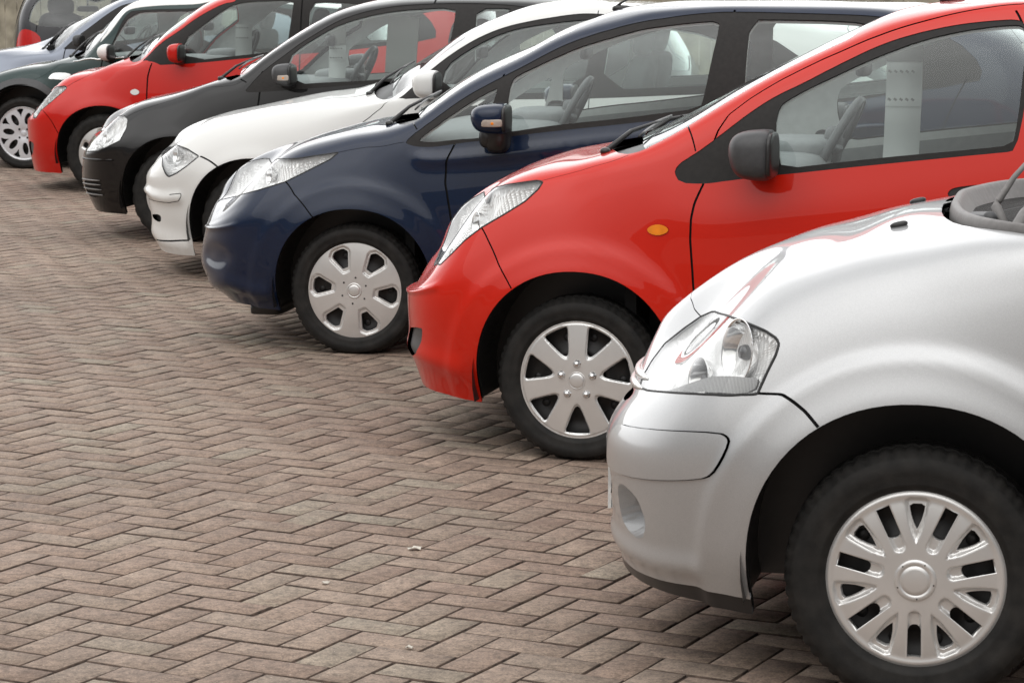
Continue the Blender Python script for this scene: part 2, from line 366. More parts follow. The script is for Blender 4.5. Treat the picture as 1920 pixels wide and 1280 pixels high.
# ---------------------------------------------------------------- panel cutter
def inpoly(X,Y,P):
    ins=np.zeros(X.shape,bool); P=np.asarray(P,float)
    for p,q in zip(P,np.roll(P,-1,0)):
        c=((p[1]>Y)!=(q[1]>Y))
        if abs(q[1]-p[1])>1e-12: ins^=c&(X<(q[0]-p[0])*(Y-p[1])/(q[1]-p[1])+p[0])
    return ins
def chaikin(P,n=1,closed=True):
    P=np.asarray(P,float)
    for _ in range(n):
        Q=np.roll(P,-1,0) if closed else P[1:]; A=P if closed else P[:-1]
        R=np.stack([A*.75+Q*.25,A*.25+Q*.75],1).reshape(-1,2)
        P=R if closed else np.concatenate([P[:1],R[1:-1],P[-1:]])
    return P
def resample(P,step,closed=True):
    P=np.asarray(P,float); Q=np.concatenate([P,P[:1]]) if closed else P; out=[]
    for a,b in zip(Q[:-1],Q[1:]):
        n=max(1,int(np.ceil(np.hypot(*(b-a))/step)))
        for i in range(n): out.append(a+(b-a)*i/n)
    if not closed: out.append(Q[-1])
    return np.array(out)
def strip(P,w):
    P=chaikin(P,1,False); d=np.gradient(P,axis=0); d/=np.maximum(np.linalg.norm(d,axis=1,keepdims=True),1e-9); n=np.stack([-d[:,1],d[:,0]],1)*w/2
    return np.concatenate([P+n,(P-n)[::-1]])
def cut(box,polys,grid):
    """triangulate the rectangle box with all polygons as constraints; polys: list of (name,points); grid: list of (x0,x1,step)"""
    x0,y0,x1,y1=box; V=[];E=[];Fc=[]
    def addloop(P):
        o=len(V); V.extend(map(tuple,P)); n=len(P); E.extend((o+i,o+(i+1)%n) for i in range(n))
    nb=60; B=[(x0+(x1-x0)*i/nb,y0) for i in range(nb)]+[(x1,y0+(y1-y0)*i/24) for i in range(24)]+[(x1-(x1-x0)*i/nb,y1) for i in range(nb)]+[(x0,y1-(y1-y0)*i/24) for i in range(24)]
    addloop(B)
    segs=[]
    for _,P in polys:
        P=np.clip(P,[x0,y0],[x1,y1]); keep=[0]
        for i in range(1,len(P)):
            if np.hypot(*(P[i]-P[keep[-1]]))>2e-4: keep.append(i)
        P=P[keep]; addloop(P); segs.append((P,np.roll(P,-1,0)))
    G=[]
    for a,b,st in grid:
        nx=max(1,int(round((b-a)/st))); ny=int((y1-y0)/st)
        xs=a+(np.arange(nx)+.5)*(b-a)/nx; ys=np.linspace(y0,y1,ny+1)[1:-1]
        X,Y=np.meshgrid(xs,ys,indexing='ij'); Y=Y+(np.arange(nx)%2)[:,None]*(ys[1]-ys[0])*.5; m=(Y<y1-st*.3)
        G.append(np.stack([X[m],Y[m],np.full(m.sum(),st)],1))
    G=np.concatenate(G); dm=np.full(len(G),9.)
    if segs:
        A=np.concatenate([s[0] for s in segs]); Bq=np.concatenate([s[1] for s in segs])
        for p,q in zip(A,Bq):
            m=(G[:,0]>min(p[0],q[0])-.03)&(G[:,0]<max(p[0],q[0])+.03)&(G[:,1]>min(p[1],q[1])-.03)&(G[:,1]<max(p[1],q[1])+.03)
            if not m.any(): continue
            v=q-p; Lq=max(v@v,1e-12); g=G[m,:2]; u=np.clip(((g-p)@v)/Lq,0,1); d=np.linalg.norm(g-p-u[:,None]*v,axis=1); dm[m]=np.minimum(dm[m],d)
    G=G[dm>G[:,2]*.38,:2]
    V+= [tuple(g) for g in G]
    r=delaunay_2d_cdt([Vector(v) for v in V],E,[],0,1e-6)
    vv=np.array([tuple(v) for v in r[0]]); ff=np.array([f for f in r[2] if len(f)==3],int)
    # orient
    a,b_,c=vv[ff[:,0]],vv[ff[:,1]],vv[ff[:,2]]; ar=(b_[:,0]-a[:,0])*(c[:,1]-a[:,1])-(b_[:,1]-a[:,1])*(c[:,0]-a[:,0])
    ff[ar<0]=ff[ar<0][:,::-1]; ff=ff[abs(ar)>1e-10]
    return vv,ff
def components(ff):
    par=list(range(len(ff)))
    def find(i):
        while par[i]!=i: par[i]=par[par[i]]; i=par[i]
        return i
    ed={}
    for i,f in enumerate(ff):
        for a,b in ((f[0],f[1]),(f[1],f[2]),(f[2],f[0])):
            k=(a,b) if a<b else (b,a)
            if k in ed: 
                x,y=find(i),find(ed[k])
                if x!=y: par[x]=y
            else: ed[k]=i
    return np.array([find(i) for i in range(len(ff))])
def bedges(ff):
    cnt={}
    for f in ff:
        for a,b in ((f[0],f[1]),(f[1],f[2]),(f[2],f[0])): cnt[(a,b)]=1
    return [(a,b) for (a,b) in cnt if (b,a) not in cnt]
def sheet(vv,ff,pos,nor,lip=0,inset=0,skip=None,flip=False):
    """triangles of a region -> vertices, faces, normals; lip = depth of the turned edge"""
    ids=np.unique(ff); mp={int(k):i for i,k in enumerate(ids)}; P=pos[ids]-nor[ids]*inset; N=nor[ids].copy()
    Fc=[tuple(mp[int(i)] for i in f) for f in ff]
    V=list(P); Nn=list(N)
    if lip>0:
        e0=[(mp[a],mp[b]) for a,b in bedges(ff) if not(skip and skip(vv[a],vv[b]))]
        outn={}
        for a,b in e0:
            t_=P[b]-P[a]; s_=np.cross(t_,N[a]); l=np.linalg.norm(s_); s_=s_/l if l>1e-9 else s_
            for k in (a,b): outn[k]=outn.get(k,0)+s_
        new={}
        for k,s_ in outn.items():
            s_=s_/max(np.linalg.norm(s_),1e-9)
            r1=len(V); V.append(P[k]); Nn.append(s_*.6+N[k]*.8); V.append(P[k]+s_*lip*.08-N[k]*lip*.12); Nn.append(s_*.9+N[k]*.3); V.append(P[k]+s_*lip*.08-N[k]*lip); Nn.append(s_); new[k]=r1
        for a,b in e0:
            for q in (0,1): Fc.append((new[b]+q,new[a]+q,new[a]+q+1,new[b]+q+1))
    V=np.array(V); Nn=np.array(Nn); Nn/=np.maximum(np.linalg.norm(Nn,axis=1,keepdims=True),1e-9)
    return V,Fc,Nn
def local(g,side): # (x,a,z) -> object space
    return np.stack([g[...,0],-g[...,1]*side,g[...,2]],-1)
def emit(name,parts,mat,parent,join=False,**kw):
    """parts = (V,F,N) in (x,a,z); builds near/far copies, or one joined mesh. returns list of objects"""
    V,Fc,N=parts; out=[]
    nearF=[tuple(f) for f in Fc]; farF=[tuple(f)[::-1] for f in Fc]
    # orientation: make near faces point along N
    f0=Fc[0][:3]; Vn=local(V,1); Nn=local(N,1); cr_=np.cross(Vn[f0[1]]-Vn[f0[0]],Vn[f0[2]]-Vn[f0[0]])
    if cr_@Nn[f0[0]]<0: nearF,farF=farF,nearF
    if join:
        o=len(V); out.append(mesh(name,np.concatenate([Vn,local(V,-1)]),nearF+[tuple(i+o for i in f) for f in farF],mat,parent,N=np.concatenate([Nn,local(N,-1)]),**kw))
    else:
        out.append(mesh(name,Vn,nearF,mat,parent,N=Nn,**kw)); out.append(mesh(name,local(V,-1),farF,mat,parent,N=local(N,-1),**kw))
    return out
def invxz(S,x,z):
    q=np.array([min(max(x,S.s0+.35),S.s1-.35),.5*z/.6]); 
    for _ in range(14):
        e=np.array([x,z])-S.ev(q)[[0,2]]
        if np.hypot(*e)<2e-4: break
        h=.004; J=np.stack([(S.ev(q+[h,0])-S.ev(q-[h,0]))[[0,2]]/(2*h),(S.ev(q+[0,h])-S.ev(q-[0,h]))[[0,2]]/(2*h)],1)
        q=np.clip(q+np.clip(np.linalg.lstsq(J,e,rcond=1e-3)[0],-.08,.08),[S.s0,-.01],[S.s1,TK[-1]])
    return q
def archpoly(S,cx,cz,rx,rz):
    P=[]
    for i in range(49):
        a=math.pi*(1.0-i/48)*1.24-math.pi*.12; c_,s_=math.cos(a),math.sin(a)
        x=cx+rx*math.copysign(abs(c_)**.93,c_); z=cz+rz*math.copysign(abs(s_)**.93,s_)
        if z<.20: continue
        P.append(invxz(S,x,z))
    P=np.array(P); z0=np.array([[P[0,0]+.0,-.02],[P[-1,0]+.0,-.02]])
    return np.concatenate([z0[:1],P,z0[1:]])
# ---------------------------------------------------------------- wheels
def disc_cover(pattern,rc,holes,recess,hgt,mat,parent,step=.005,rdepth=.010,bev=.006,lipd=.014):
    """wheel trim: dished disc with real openings. outward = -Y"""
    circ=np.array([[math.cos(2*math.pi*i/120)*rc,math.sin(2*math.pi*i/120)*rc] for i in range(120)])
    polys=[('o',circ)]+[('h',h) for h in holes]+[('r',h) for h in recess]
    vv,ff=cut((-rc-.01,-rc-.01,rc+.01,rc+.01),polys,[(-rc-.01,rc+.01,step)])
    c=vv[ff].mean(1); keep=(np.hypot(c[:,0],c[:,1])<rc*.9995)
    for h in holes: keep&=~inpoly(c[:,0],c[:,1],h)
    ff=ff[keep]; r=np.hypot(vv[:,0],vv[:,1])
    def height(X,Y):
        r=np.hypot(X,Y); y=hgt(r)
        dp=np.zeros(X.shape)
        for h in recess:
            h=np.asarray(h); cx,cy=h.mean(0); m=np.hypot(X-cx,Y-cy)<.13
            if m.any(): dp[m]=np.maximum(dp[m],np.clip(sdist(X[m],Y[m],h)/bev,0,1))
        dp=dp*dp*(3-2*dp)
        return y-dp*rdepth
    X,Y=vv[:,0],vv[:,1]; H=height(X,Y); e=.0012
    gx=(height(X+e,Y)-height(X-e,Y))/(2*e); gy=(height(X,Y+e)-height(X,Y-e))/(2*e)
    pos=np.stack([X,-H,Y],1); nor=np.stack([-gx,-np.ones(len(X)),-gy],1); nor/=np.linalg.norm(nor,axis=1,keepdims=True)
    V,Fc,N=sheet(vv,ff,pos,nor,lip=lipd)
    f0=Fc[0]; cr_=np.cross(V[f0[1]]-V[f0[0]],V[f0[2]]-V[f0[0]])
    if cr_@N[f0[0]]<0: Fc=[f[::-1] for f in Fc]
    return mesh('hubcap',V,Fc,mat,parent,N=N)
def radial(pts,ang):
    """pts (r,lateral) half outline mirrored, turned to angle"""
    P=np.array(pts+[(r,-l) for r,l in pts[::-1] if abs(l)>1e-6],float); c,s=math.cos(ang),math.sin(ang)
    return np.stack([P[:,0]*c-P[:,1]*s,P[:,0]*s+P[:,1]*c],1)
def trim_spec(kind):
    R=math.radians
    if kind=='silver':
        rc=.207; pet=[R(90+360/7*k) for k in range(7)]; slo=[R(-90+360/7*k) for k in range(7)]
        H=[chaikin(radial([(.112,0.001),(.130,.0095),(.150,.0155),(.171,.0185)],a),1) for a in pet]
        Rc=[chaikin(radial([(.082,0.001),(.105,.013),(.135,.021),(.160,.026),(.187,.031)],a),1) for a in pet]
        H+=[radial([(.102,0.001),(.103,.006),(.107,.011),(.113,.0145),(.176,.0155)],a) for a in slo]
        Rc+=[radial([(.069,0.001),(.070,.007),(.074,.013),(.081,.0165),(.180,.0175)],a) for a in slo]
        return dict(rc=rc,holes=H,recess=Rc,hgt=lambda r: .004-.016*(r/rc)**3.5+.004*np.exp(-((r-.192)/.008)**2),mat='cover_silver',rdepth=.011,bev=.008,cap=(.034,.048),bolts=[])
    if kind=='red':
        rc=.203; A=[R(90+360/7*(k+.5)) for k in range(7)]
        H=[chaikin(radial([(.088,0.002),(.093,.009),(.112,.018),(.145,.031),(.176,.044),(.180,.030),(.181,.010)],a),1) for a in A]
        Rc=[chaikin(radial([(.078,0.002),(.088,.014),(.112,.024),(.145,.037),(.178,.050),(.186,.032),(.187,.010)],a),1) for a in A]
        return dict(rc=rc,holes=H,recess=Rc,hgt=lambda r: .006-.010*np.clip(r/.19,0,1)**2-.006*np.clip((r-.188)/.01,0,1)+.004*np.exp(-((r-.198)/.004)**2),mat='cover_bright',rdepth=.008,bev=.007,cap=(.026,.030),bolts=[(.056,R(90+72*k)) for k in range(5)])
    if kind=='blue':
        rc=.209; A=[R(113+60*k) for k in range(6)]
        H=[chaikin(resample(radial([(.102,0.002),(.102,.014),(.160,.037),(.168,.037),(.183,.024),(.186,.008)],a),.014),1) for a in A]
        Rc=[chaikin(resample(radial([(.080,0.002),(.082,.019),(.100,.027),(.160,.052),(.176,.050),(.197,.030),(.199,.010)],a),.016),1) for a in A]
        return dict(rc=rc,holes=H,recess=Rc,hgt=lambda r: .004-.012*(r/rc)**3,mat='cover_silver',rdepth=.009,bev=.009,cap=(.026,.034),bolts=[])
    if kind=='mini':
        rc=.226; A=[R(20+360/7*k) for k in range(7)]; t_=np.linspace(0,math.pi,9)
        H=[radial([(.128-.052*math.cos(x),.026*math.sin(x)+.0005) for x in t_],a) for a in A]
        H+=[chaikin(radial([(.135,0.002),(.165,.010),(.196,.034),(.205,.015)],a+math.pi/7),1) for a in A]
        Rc=[]
        return dict(rc=rc,holes=H,recess=Rc,hgt=lambda r: -.004-.012*np.exp(-(r/.05)**2)-.006*(r/rc)**3+.006*np.exp(-((r-.218)/.006)**2),mat='alloy_white',rdepth=.008,bev=.01,cap=(.024,.028),bolts=[(.048,R(45+90*k)) for k in range(4)])
    rc=.20; A=[R(36+360/6*k) for k in range(6)]
    H=[chaikin(radial([(.105,0.002),(.115,.014),(.160,.026),(.175,.012)],a),1) for a in A]
    Rc=[chaikin(radial([(.060,0.002),(.080,.020),(.150,.040),(.185,.030),(.188,.01)],a),1) for a in A]
    return dict(rc=rc,holes=H,recess=Rc,hgt=lambda r: .004-.012*(r/rc)**3,mat='cover_silver',rdepth=.008,bev=.012,cap=(.03,.036),bolts=[])
def make_wheel(kind,Rt,w,parent,step=.005,det=True):
    t_=trim_spec(kind); rc=t_['rc']; hw=w/2; n=180 if det else 72
    # steel rim is the wheel mesh itself
    rb=MB(); rb.lathe([(rc-.004,-hw+.012),(rc-.010,-hw+.020),(rc-.020,-hw+.030),(rc-.030,-hw+.050),(rc*.60,-hw+.052),(rc*.52,-hw+.036),(rc*.42,-hw+.036),(rc*.38,-hw+.050),(.001,-hw+.050)],64)
    rb.lathe([(rc-.030,-hw+.050),(rc-.034,hw-.02),(rc-.004,hw-.012)],48)
    for k in range(10):
        a=2*math.pi*k/10; rb.lathe([(.001,0),(.013,0),(.015,.004)],12,c=(rc*.72*math.cos(a),-hw+.048,rc*.72*math.sin(a)))
    wh=rb.build('wheel','steel_dark',parent)
    prof=[(rc-.012,-hw+.020),(rc-.002,-hw+.006),(rc+.006,-hw-.002),(rc+.012,-hw-.004),(rc+.020,-hw-.003),(rc+(Rt-rc)*.38,-hw-.008),(rc+(Rt-rc)*.55,-hw-.008),(rc+(Rt-rc)*.72,-hw-.003),(rc+(Rt-rc)*.76,-hw-.0005),(Rt-.014,-hw+.008),(Rt-.006,-hw+.016),(Rt-.002,-hw+.026),(Rt,-hw+.040),(Rt,-.045),(Rt-.007,-.043),(Rt-.007,-.036),(Rt+.001,-.034),(Rt+.001,-.018),(Rt-.007,-.016),(Rt-.007,-.009),(Rt+.001,-.007),(Rt+.001,.007),(Rt-.007,.009)]
    prof=prof+[(r,-y) for r,y in prof[::-1]]
    def rf(r,y,j,k):
        if r>Rt-.0155 and abs(y)>.03 and j%3==0: return r-.0055
        return r
    tb=MB(); tb.lathe(prof,n*1,rf); tb.V=[(x,y,max(z,-Rt+.012)) for x,y,z in tb.V]
    ty=tb.build('tyre','tyre_rubber',wh)
    cv=disc_cover(kind,rc,t_['holes'],t_['recess'],t_['hgt'],t_['mat'],wh,step,t_['rdepth'],t_['bev']); cv.location=(0,-hw+.004,0)
    if t_['cap']:
        a,b_=t_['cap']; h0=-hw+.004-float(t_['hgt'](np.array([.03]))[0])
        cb=MB(); cb.lathe([(.0005,h0-.006),(a*.7,h0-.0055),(a-.002,h0-.004),(a,h0-.0015),(a+.001,h0-.003),(b_-.003,h0-.004),(b_,h0+.001)],48); cb.build('centre_cap',t_['mat'],wh)
        if kind=='blue':
            for k in range(6):
                an=math.radians(83+60*k); hb=MB(); hb.lathe([(.0004,0),(.004,0)],10,c=(.056*math.cos(an),h0-.0012,.056*math.sin(an))); hb.build('trim_hole','gap_dark',wh)
        if kind=='silver':
            for k in range(5):
                an=math.radians(60+72*k); hb=MB(); hb.lathe([(.0004,0),(.0018,0)],8,c=(.042*math.cos(an),h0-.0048,.042*math.sin(an))); hb.build('trim_hole','gap_dark',wh)
    for (rb_,an) in t_['bolts']:
        c=(rb_*math.cos(an),-hw+.002-float(t_['hgt'](np.array([rb_]))[0]),rb_*math.sin(an)); q=MB()
        if kind=='mini': q.lathe([(.0004,0),(.009,0)],12,c=(c[0],c[1]-.001,c[2])); q.build('bolt_hole','gap_dark',wh)
        else:
            q.lathe([(.0004,-.012),(.006,-.0115),(.0095,-.007),(.0105,0),(.0135,.001),(.014,.003)],20,c=c); q.build('lug_nut','chrome',wh)
    return wh
def copy_tree(o,parent=None):
    c=o.copy(); COL.objects.link(c); c.parent=parent
    for ch in list(o.children): copy_tree(ch,c)
    return c
# ---------------------------------------------------------------- cars
def make_car(key,D,paintm,label,cat='car',wsF=1.0,wheel='std',Rt=.29,tw=.165,dens=.022,denscab=.03,ridges=(),mir=None,loc=None,rz=None,fine=None,group='cars parked side by side in one row'):
    W=D['W']; wb=D['L'][0]
    P=shape(W,D['L'],[tuple(p) for p in D['hood']],[tuple(p) for p in D['roof']],[tuple(p) for p in D['belt']],[tuple(p) for p in D['gut']],D['xn'],D['xr'],D['rearz'],hl=D['hl'],c=tuple(D['c']),aR=D['aR'],aA=D['aA'],zb=D['zb'],w4=D['w4'],sc=D['sc'])
    ax,az,arx,arz=D['arch']
    P['ridges']=[('arch',ax,az,(arx+arz)/2,.010,.045),('arch',wb,az,(arx+arz)/2,.010,.045)]+list(ridges)
    S=Surf(P); s0,s1=S.s0,S.s1; sc,sr=D['sc'],P['sr']
    if loc is None:
        phi=D['phi']; loc=(D['pos'][0]+math.sin(phi)*W,D['pos'][1]+math.cos(phi)*W,0); rz=-phi
    car=empty('hatchback_car',loc,rz,label=label,cat=cat,group=group)
    sA=D['gut'][0][0]; TE=TK[-1]
    R=D['regions']; polys=[]; kinds={}
    def reg(n,P_,sm=1,st=.02):
        P_=np.asarray(P_,float); 
        if sm: P_=chaikin(P_,sm)
        P_=resample(P_,st); polys.append((n,P_)); return P_
    order=[]   # later wins
    A1=archpoly(S,ax,az,arx,arz); A2=archpoly(S,wb,az,arx,arz)
    w=.0075 if key in('silver','red') else (.009 if key=='blue' else .011)
    for qi,q in enumerate(D['seams']): reg('seam',strip(resample(q,.03,False),w if qi==0 else w*(.62 if key!='white' else .45)),0,.03)
    # tailgate and bumper shut lines, rear
    reg('seam',strip([(sr+.10,.02),(sr+.11,.30),(sr+.30,.46),(sr+.6,.50),(s1,.50)],w),0,.05)
    reg('seam',strip([(sr+.56,.50),(sr+.54,.9),(sr+.42,1.16),(sr+.5,1.5),(sr+.62,TE)],w),0,.05)
    if D.get('cladding_w'):
        c1=archpoly(S,ax,az,arx+.055,arz+.055); c2=archpoly(S,wb,az,arx+.055,arz+.055); reg('cladding',c1,0); reg('cladding',c2,0)
    # front intake and grille
    reg('grille',[(s0-.01,.17),(s0+.34,.18),(s0+.40,.25),(s0+.34,.33),(s0-.01,.34)],1)
    reg('grille',[(s0-.01,.62),(s0+.30,.63),(s0+.38,.70),(s0+.36,.78),(s0-.01,.80)],1)
    if 'valance' in D: reg('valance',[(s0-.01,-.02),(s0-.01,.05)]+[tuple(p) for p in D['valance']]+[(sc-.02,.035),(sc-.02,-.02)],0)
    if key=='mini': reg('roof_panel',[(wsF-.10,1.10),(wsF+.3,1.09),(sr+.3,1.09),(sr+.55,1.3),(sr+.6,TE+.01),(wsF,TE+.01)],0)
    if 'window_trim' in R: reg('window_trim',R['window_trim'],1)
    if key=='silver': cow=[(.27,1.16),(.213,1.211),(.121,1.27),(.052,1.376),(.017,1.518),(.001,1.668),(0.,TE+.02),(.25,TE+.02),(.265,1.5),(.32,1.19)]
    else: cow=[(sA+.03,1.145),(sA-.05,1.17),(sA-.13,1.34),(sA-.20,1.6),(sA-.22,TE+.02),(sA-.10,TE+.02),(sA-.06,1.5),(sA+.06,1.18)]
    cowp=reg('cowl',cow,1)
    if key=='silver':
        cf=chaikin(cow[:6],1,False)
        for off in (.012,.026,.036,.05,.075): reg('_ring',np.concatenate([cf+[off,0],(cf+[off+.002,0])[::-1]]),0,.012)
    if key=='silver': ws=[(.30,1.17),(.27,1.5),(.26,TE+.02),(wsF+.08,TE+.02),(wsF+.04,1.5),(wsF-.06,1.17)]
    else: ws=[(sA+.03,1.165),(sA-.05,1.45),(sA-.10,TE+.02),(wsF+.07,TE+.02),(wsF+.03,1.5),(wsF-.06,1.165)]
    reg('windscreen',ws,0)
    reg('tail_window',[(sr+.38,.76),(s1+.01,.76),(s1+.01,1.13),(sr+.44,1.11),(sr+.36,.95)],1)
    if key=='far': reg('tail_light',[(sr+.18,.50),(sr+.60,.50),(sr+.66,.58),(sr+.60,.68),(sr+.40,.72),(sr+.24,.70),(sr+.16,.60)],1)
    else: reg('tail_light',[(sr+.22,.52),(sr+.48,.52),(sr+.50,.66),(sr+.36,.74),(sr+.24,.74),(sr+.19,.62)],1)
    for n in ('quarter_window','side_window','rear_window','handle_recess','headlight','indicator_strip','side_repeater','fog_insert','fog_lamp','fog_duct','lower_grille','scuttle_trim','rub_strip'):
        if n in R:
            q=np.array(R[n],float)
            if n=='indicator_strip': q[0]=(-.90,.885)
            if n=='headlight': q[:,0]=np.maximum(q[:,0],sc-.80)
            if n=='fog_duct': q=q.mean(0)+(q-q.mean(0))*[.8,.6]
            if n=='rub_strip': reg('seam',q,1,.015); c0=q.mean(0); q2=c0+(q-c0)*[.985,.95]; reg('rub_strip',q2,1,.015); continue
            reg(n,q,1,.012 if n in('side_repeater','fog_lamp') else .018)
    for tc_ in (.70,.74): reg('_cut',[(sA-.02,tc_),(sr+.6,tc_),(sr+.6,tc_+.0006),(sA-.02,tc_+.0006)],0,.04)
    reg('arch',A1,0,.02); reg('arch',A2,0,.02)
    if fine: grid=[(s0,sc,dens*.75)]+fine+[(sr,s1,.04)]
    else: grid=[(s0,sc,dens*.85),(sc,.9,dens),(.9,sr,denscab),(sr,s1,denscab*1.1)]
    vv,ff=cut((s0,0,s1,TE),polys,grid)
    c=vv[ff].mean(1); lab=np.zeros(len(ff),int); names=['body']
    for n,Pq in polys:
        if n[0]=='_': continue
        if n not in names: names.append(n)
        lab[inpoly(c[:,0],c[:,1],Pq)]=names.index(n)
        if n=='window_trim':   # keep shut lines visible across the trim
            for n2,P2 in polys:
                if n2=='seam' and len(P2)<400: lab[inpoly(c[:,0],c[:,1],P2)&(lab==names.index(n))]=names.index('seam')
    pos=S.ev(vv); nor=S.nor(vv)
    onc=lambda p,q: (p[1]>TE-1e-4 and q[1]>TE-1e-4) or (p[0]<s0+1e-4 and q[0]<s0+1e-4) or (p[0]>s1-1e-4 and q[0]>s1-1e-4)
    def touches(f): v=vv[f.ravel()]; return bool((v[:,1]>TE-1e-4).any() or (v[:,0]<s0+1e-4).any() or (v[:,0]>s1-1e-4).any())
    F_=lambda n: ff[lab==names.index(n)] if n in names else ff[:0]
    # painted panels = connected pieces
    fb=F_('body'); comp=components(fb); cb=vv[fb].mean(1)
    seeds=[('body',(1.5 if wsF<1.3 else 1.9,1.75)),('bonnet',(-.12,1.65)),('front_door',(.95,.48)),('rear_door',(1.85,.45)),('bumper',(sc-.62,.44)),('bumper',(sc-.55,.40)),('rear_bumper',(sr+.8,.3)),('tailgate',(sr+.9,.62)),('front_wing',(.10,.76)),('front_wing',(.30,.72))]
    cname={}
    for n,p in seeds:
        i=int(np.argmin(np.hypot(cb[:,0]-p[0],cb[:,1]-p[1]))); r=comp[i]
        if r not in cname and n not in [v for v in cname.values()]: cname[r]=n
    groups={}
    for r in np.unique(comp): groups.setdefault(cname.get(r,'body'),[]).append(fb[comp==r])
    out={}
    for n,fs in groups.items():
        f=np.concatenate(fs); out[n]=emit(n,sheet(vv,f,pos,nor,lip=.012,skip=onc),paintm,car,join=(n=='body' or touches(f)))
    body=out['body'][0]; fd=out.get('front_door',[car,car]); rd=out.get('rear_door',out['body'])
    if len(fd)<2: fd=fd*2
    bonnet=out.get('bonnet',[body])[0]
    def sub(n,name,mat,par,inset=.002,lip=.0,join=None,**kw):
        f=F_(n)
        if not len(f): return []
        j=touches(f) if join is None else join
        o=emit(name,sheet(vv,f,pos,nor,lip=lip,inset=inset,skip=onc),mat,None,join=j,**kw)
        if isinstance(par,(list,tuple)):
            for k,q in enumerate(o): q.parent=par[min(k,len(par)-1)]
        else:
            for q in o: q.parent=par
        return o
    fs_=F_('seam'); cs_=components(fs_)
    for r in np.unique(cs_):
        f1=fs_[cs_==r]; emit('panel_gap',sheet(vv,f1,pos,nor,inset=.009),'gap_dark',car,join=touches(f1))
    sub('window_trim','window_trim','black_trim',car,inset=.0025,lip=.006)
    if key=='mini': sub('roof_panel','roof','paint_white',car,inset=0,lip=.008)
    sub('windscreen','windscreen','windscreen_glass',car,inset=.003)
    sub('tail_window','rear_window','windscreen_glass',car,inset=.003)
    sub('tail_light','tail_light','red_lens',car,inset=0,lip=.01)
    sub('side_window','side_window','window_glass',fd,inset=.007); sub('rear_window','side_window','window_glass',rd if len(rd)>1 else car,inset=.007)
    sub('quarter_window','quarter_window','window_glass',car,inset=.006)
    
    if 'cladding' in names:
        fc_=F_('cladding'); cc_=components(fc_)
        for r in np.unique(cc_): emit('arch_cladding',sheet(vv,fc_[cc_==r],pos,nor,inset=-.006,lip=.01),'dark_plastic',car)

    sub('valance','valance','satin_black',car,inset=.004,lip=.012)
    sub('rub_strip','rub_strip',paintm,car,inset=-.006,lip=.012)
    sub('side_repeater','side_repeater','orange_lens' if key=='red' else 'paint_white',out.get('front_wing',car),inset=-.004,lip=.008)
    sub('fog_insert','fog_insert','dark_plastic',car,inset=.012,lip=.0)
    sub('scuttle_trim','side_scuttle','chrome',car,inset=-.005,lip=.008)
    sub('grille','grille','satin_black',car,inset=.02,lip=0); sub('fog_duct','fog_duct','satin_black',car,inset=.03,lip=0)
    for n in ('fog_lamp','lower_grille'):
        f=F_(n)
        if len(f):
            Pq=[q for m_,q in polys if m_==n][0]; ids=np.unique(f); sd=np.zeros(len(vv)); sd[ids]=np.clip(sdist(vv[ids,0],vv[ids,1],Pq),0,1)
            if n=='fog_lamp': dpt=.060*(1-np.exp(-sd/.010))
            else: dpt=.004+.012*(.5+.5*np.cos(vv[:,1]*2*math.pi/.017))*(sd>.004)
            V,Fc,N=sheet(vv,f,pos-nor*dpt[:,None],nor)
            me=emit(n,(V,Fc,N),paintm if n=='fog_lamp' else 'black_trim',car)
            for o in me:
                if n=='fog_lamp':
                    o.name='fog_recess'
                o.data.normals_split_custom_set([(0,0,0)]*len(o.data.loops))
    # headlights: clear lens over a bright bowl
    f=F_('headlight')
    if len(f):
        fall=np.concatenate([f,F_('indicator_strip')]); lens=emit('headlight',sheet(vv,fall,pos,nor,lip=.006),'lamp_glass',car)
        fi_=F_('indicator_strip')
        if len(fi_):
            V,Fc,N=sheet(vv,fi_,pos,nor,inset=.014); o2=emit('indicator_strip',(V,Fc,N),'ribbed_lamp',None)
            for k,o in enumerate(o2): o.parent=lens[k]
        Pq=[q for m_,q in polys if m_=='headlight'][0]; ids=np.unique(f); sd=np.zeros(len(vv)); sd[ids]=np.clip(sdist(vv[ids,0],vv[ids,1],Pq),0,1)
        mxd=sd.max(); dpt=.008+.062*np.clip(sd/(.5*mxd),0,1)**.7
        tm=vv[ids,1]; facet=np.zeros(len(vv)); facet[ids]=(.016*np.abs(((vv[ids,0]*6.3)%1)-.5)+.010*np.abs(((vv[ids,1]*7.1)%1)-.5))*(sd[ids]>.010)
        V,Fc,N=sheet(vv,f,pos-nor*(dpt+facet)[:,None],nor)
        bowl=emit('reflector',(V,Fc,N),'reflector',None)
        for k,o in enumerate(bowl): o.parent=lens[k]; o.data.normals_split_custom_set([(0,0,0)]*len(o.data.loops)); o.data.shade_flat()
        # dark bezel line just under the rim of the lens
        Lr=local(S.ev(Pq)-S.nor(Pq)*.003,1); 
        for k,sd_ in enumerate((1,-1)):
            Lp=local(S.ev(Pq)-S.nor(Pq)*.0022,sd_); tb=MB(); tb.tube([tuple(p) for p in Lp]+[tuple(Lp[0])],.0042,6); tb.build('bezel','rubber_seal',lens[k])
        ctr=Pq.mean(0)
        lo,hi=Pq.min(0),Pq.max(0)
        spots=[(D['lamps_px'][0][0],D['lamps_px'][0][1],.074),(-.66,.93,.05)] if D.get('lamps_px') else [(ctr[0]+(hi[0]-lo[0])*.10,ctr[1]+(hi[1]-lo[1])*.02,.040),(ctr[0]-(hi[0]-lo[0])*.10,ctr[1]-(hi[1]-lo[1])*.04,.032)]
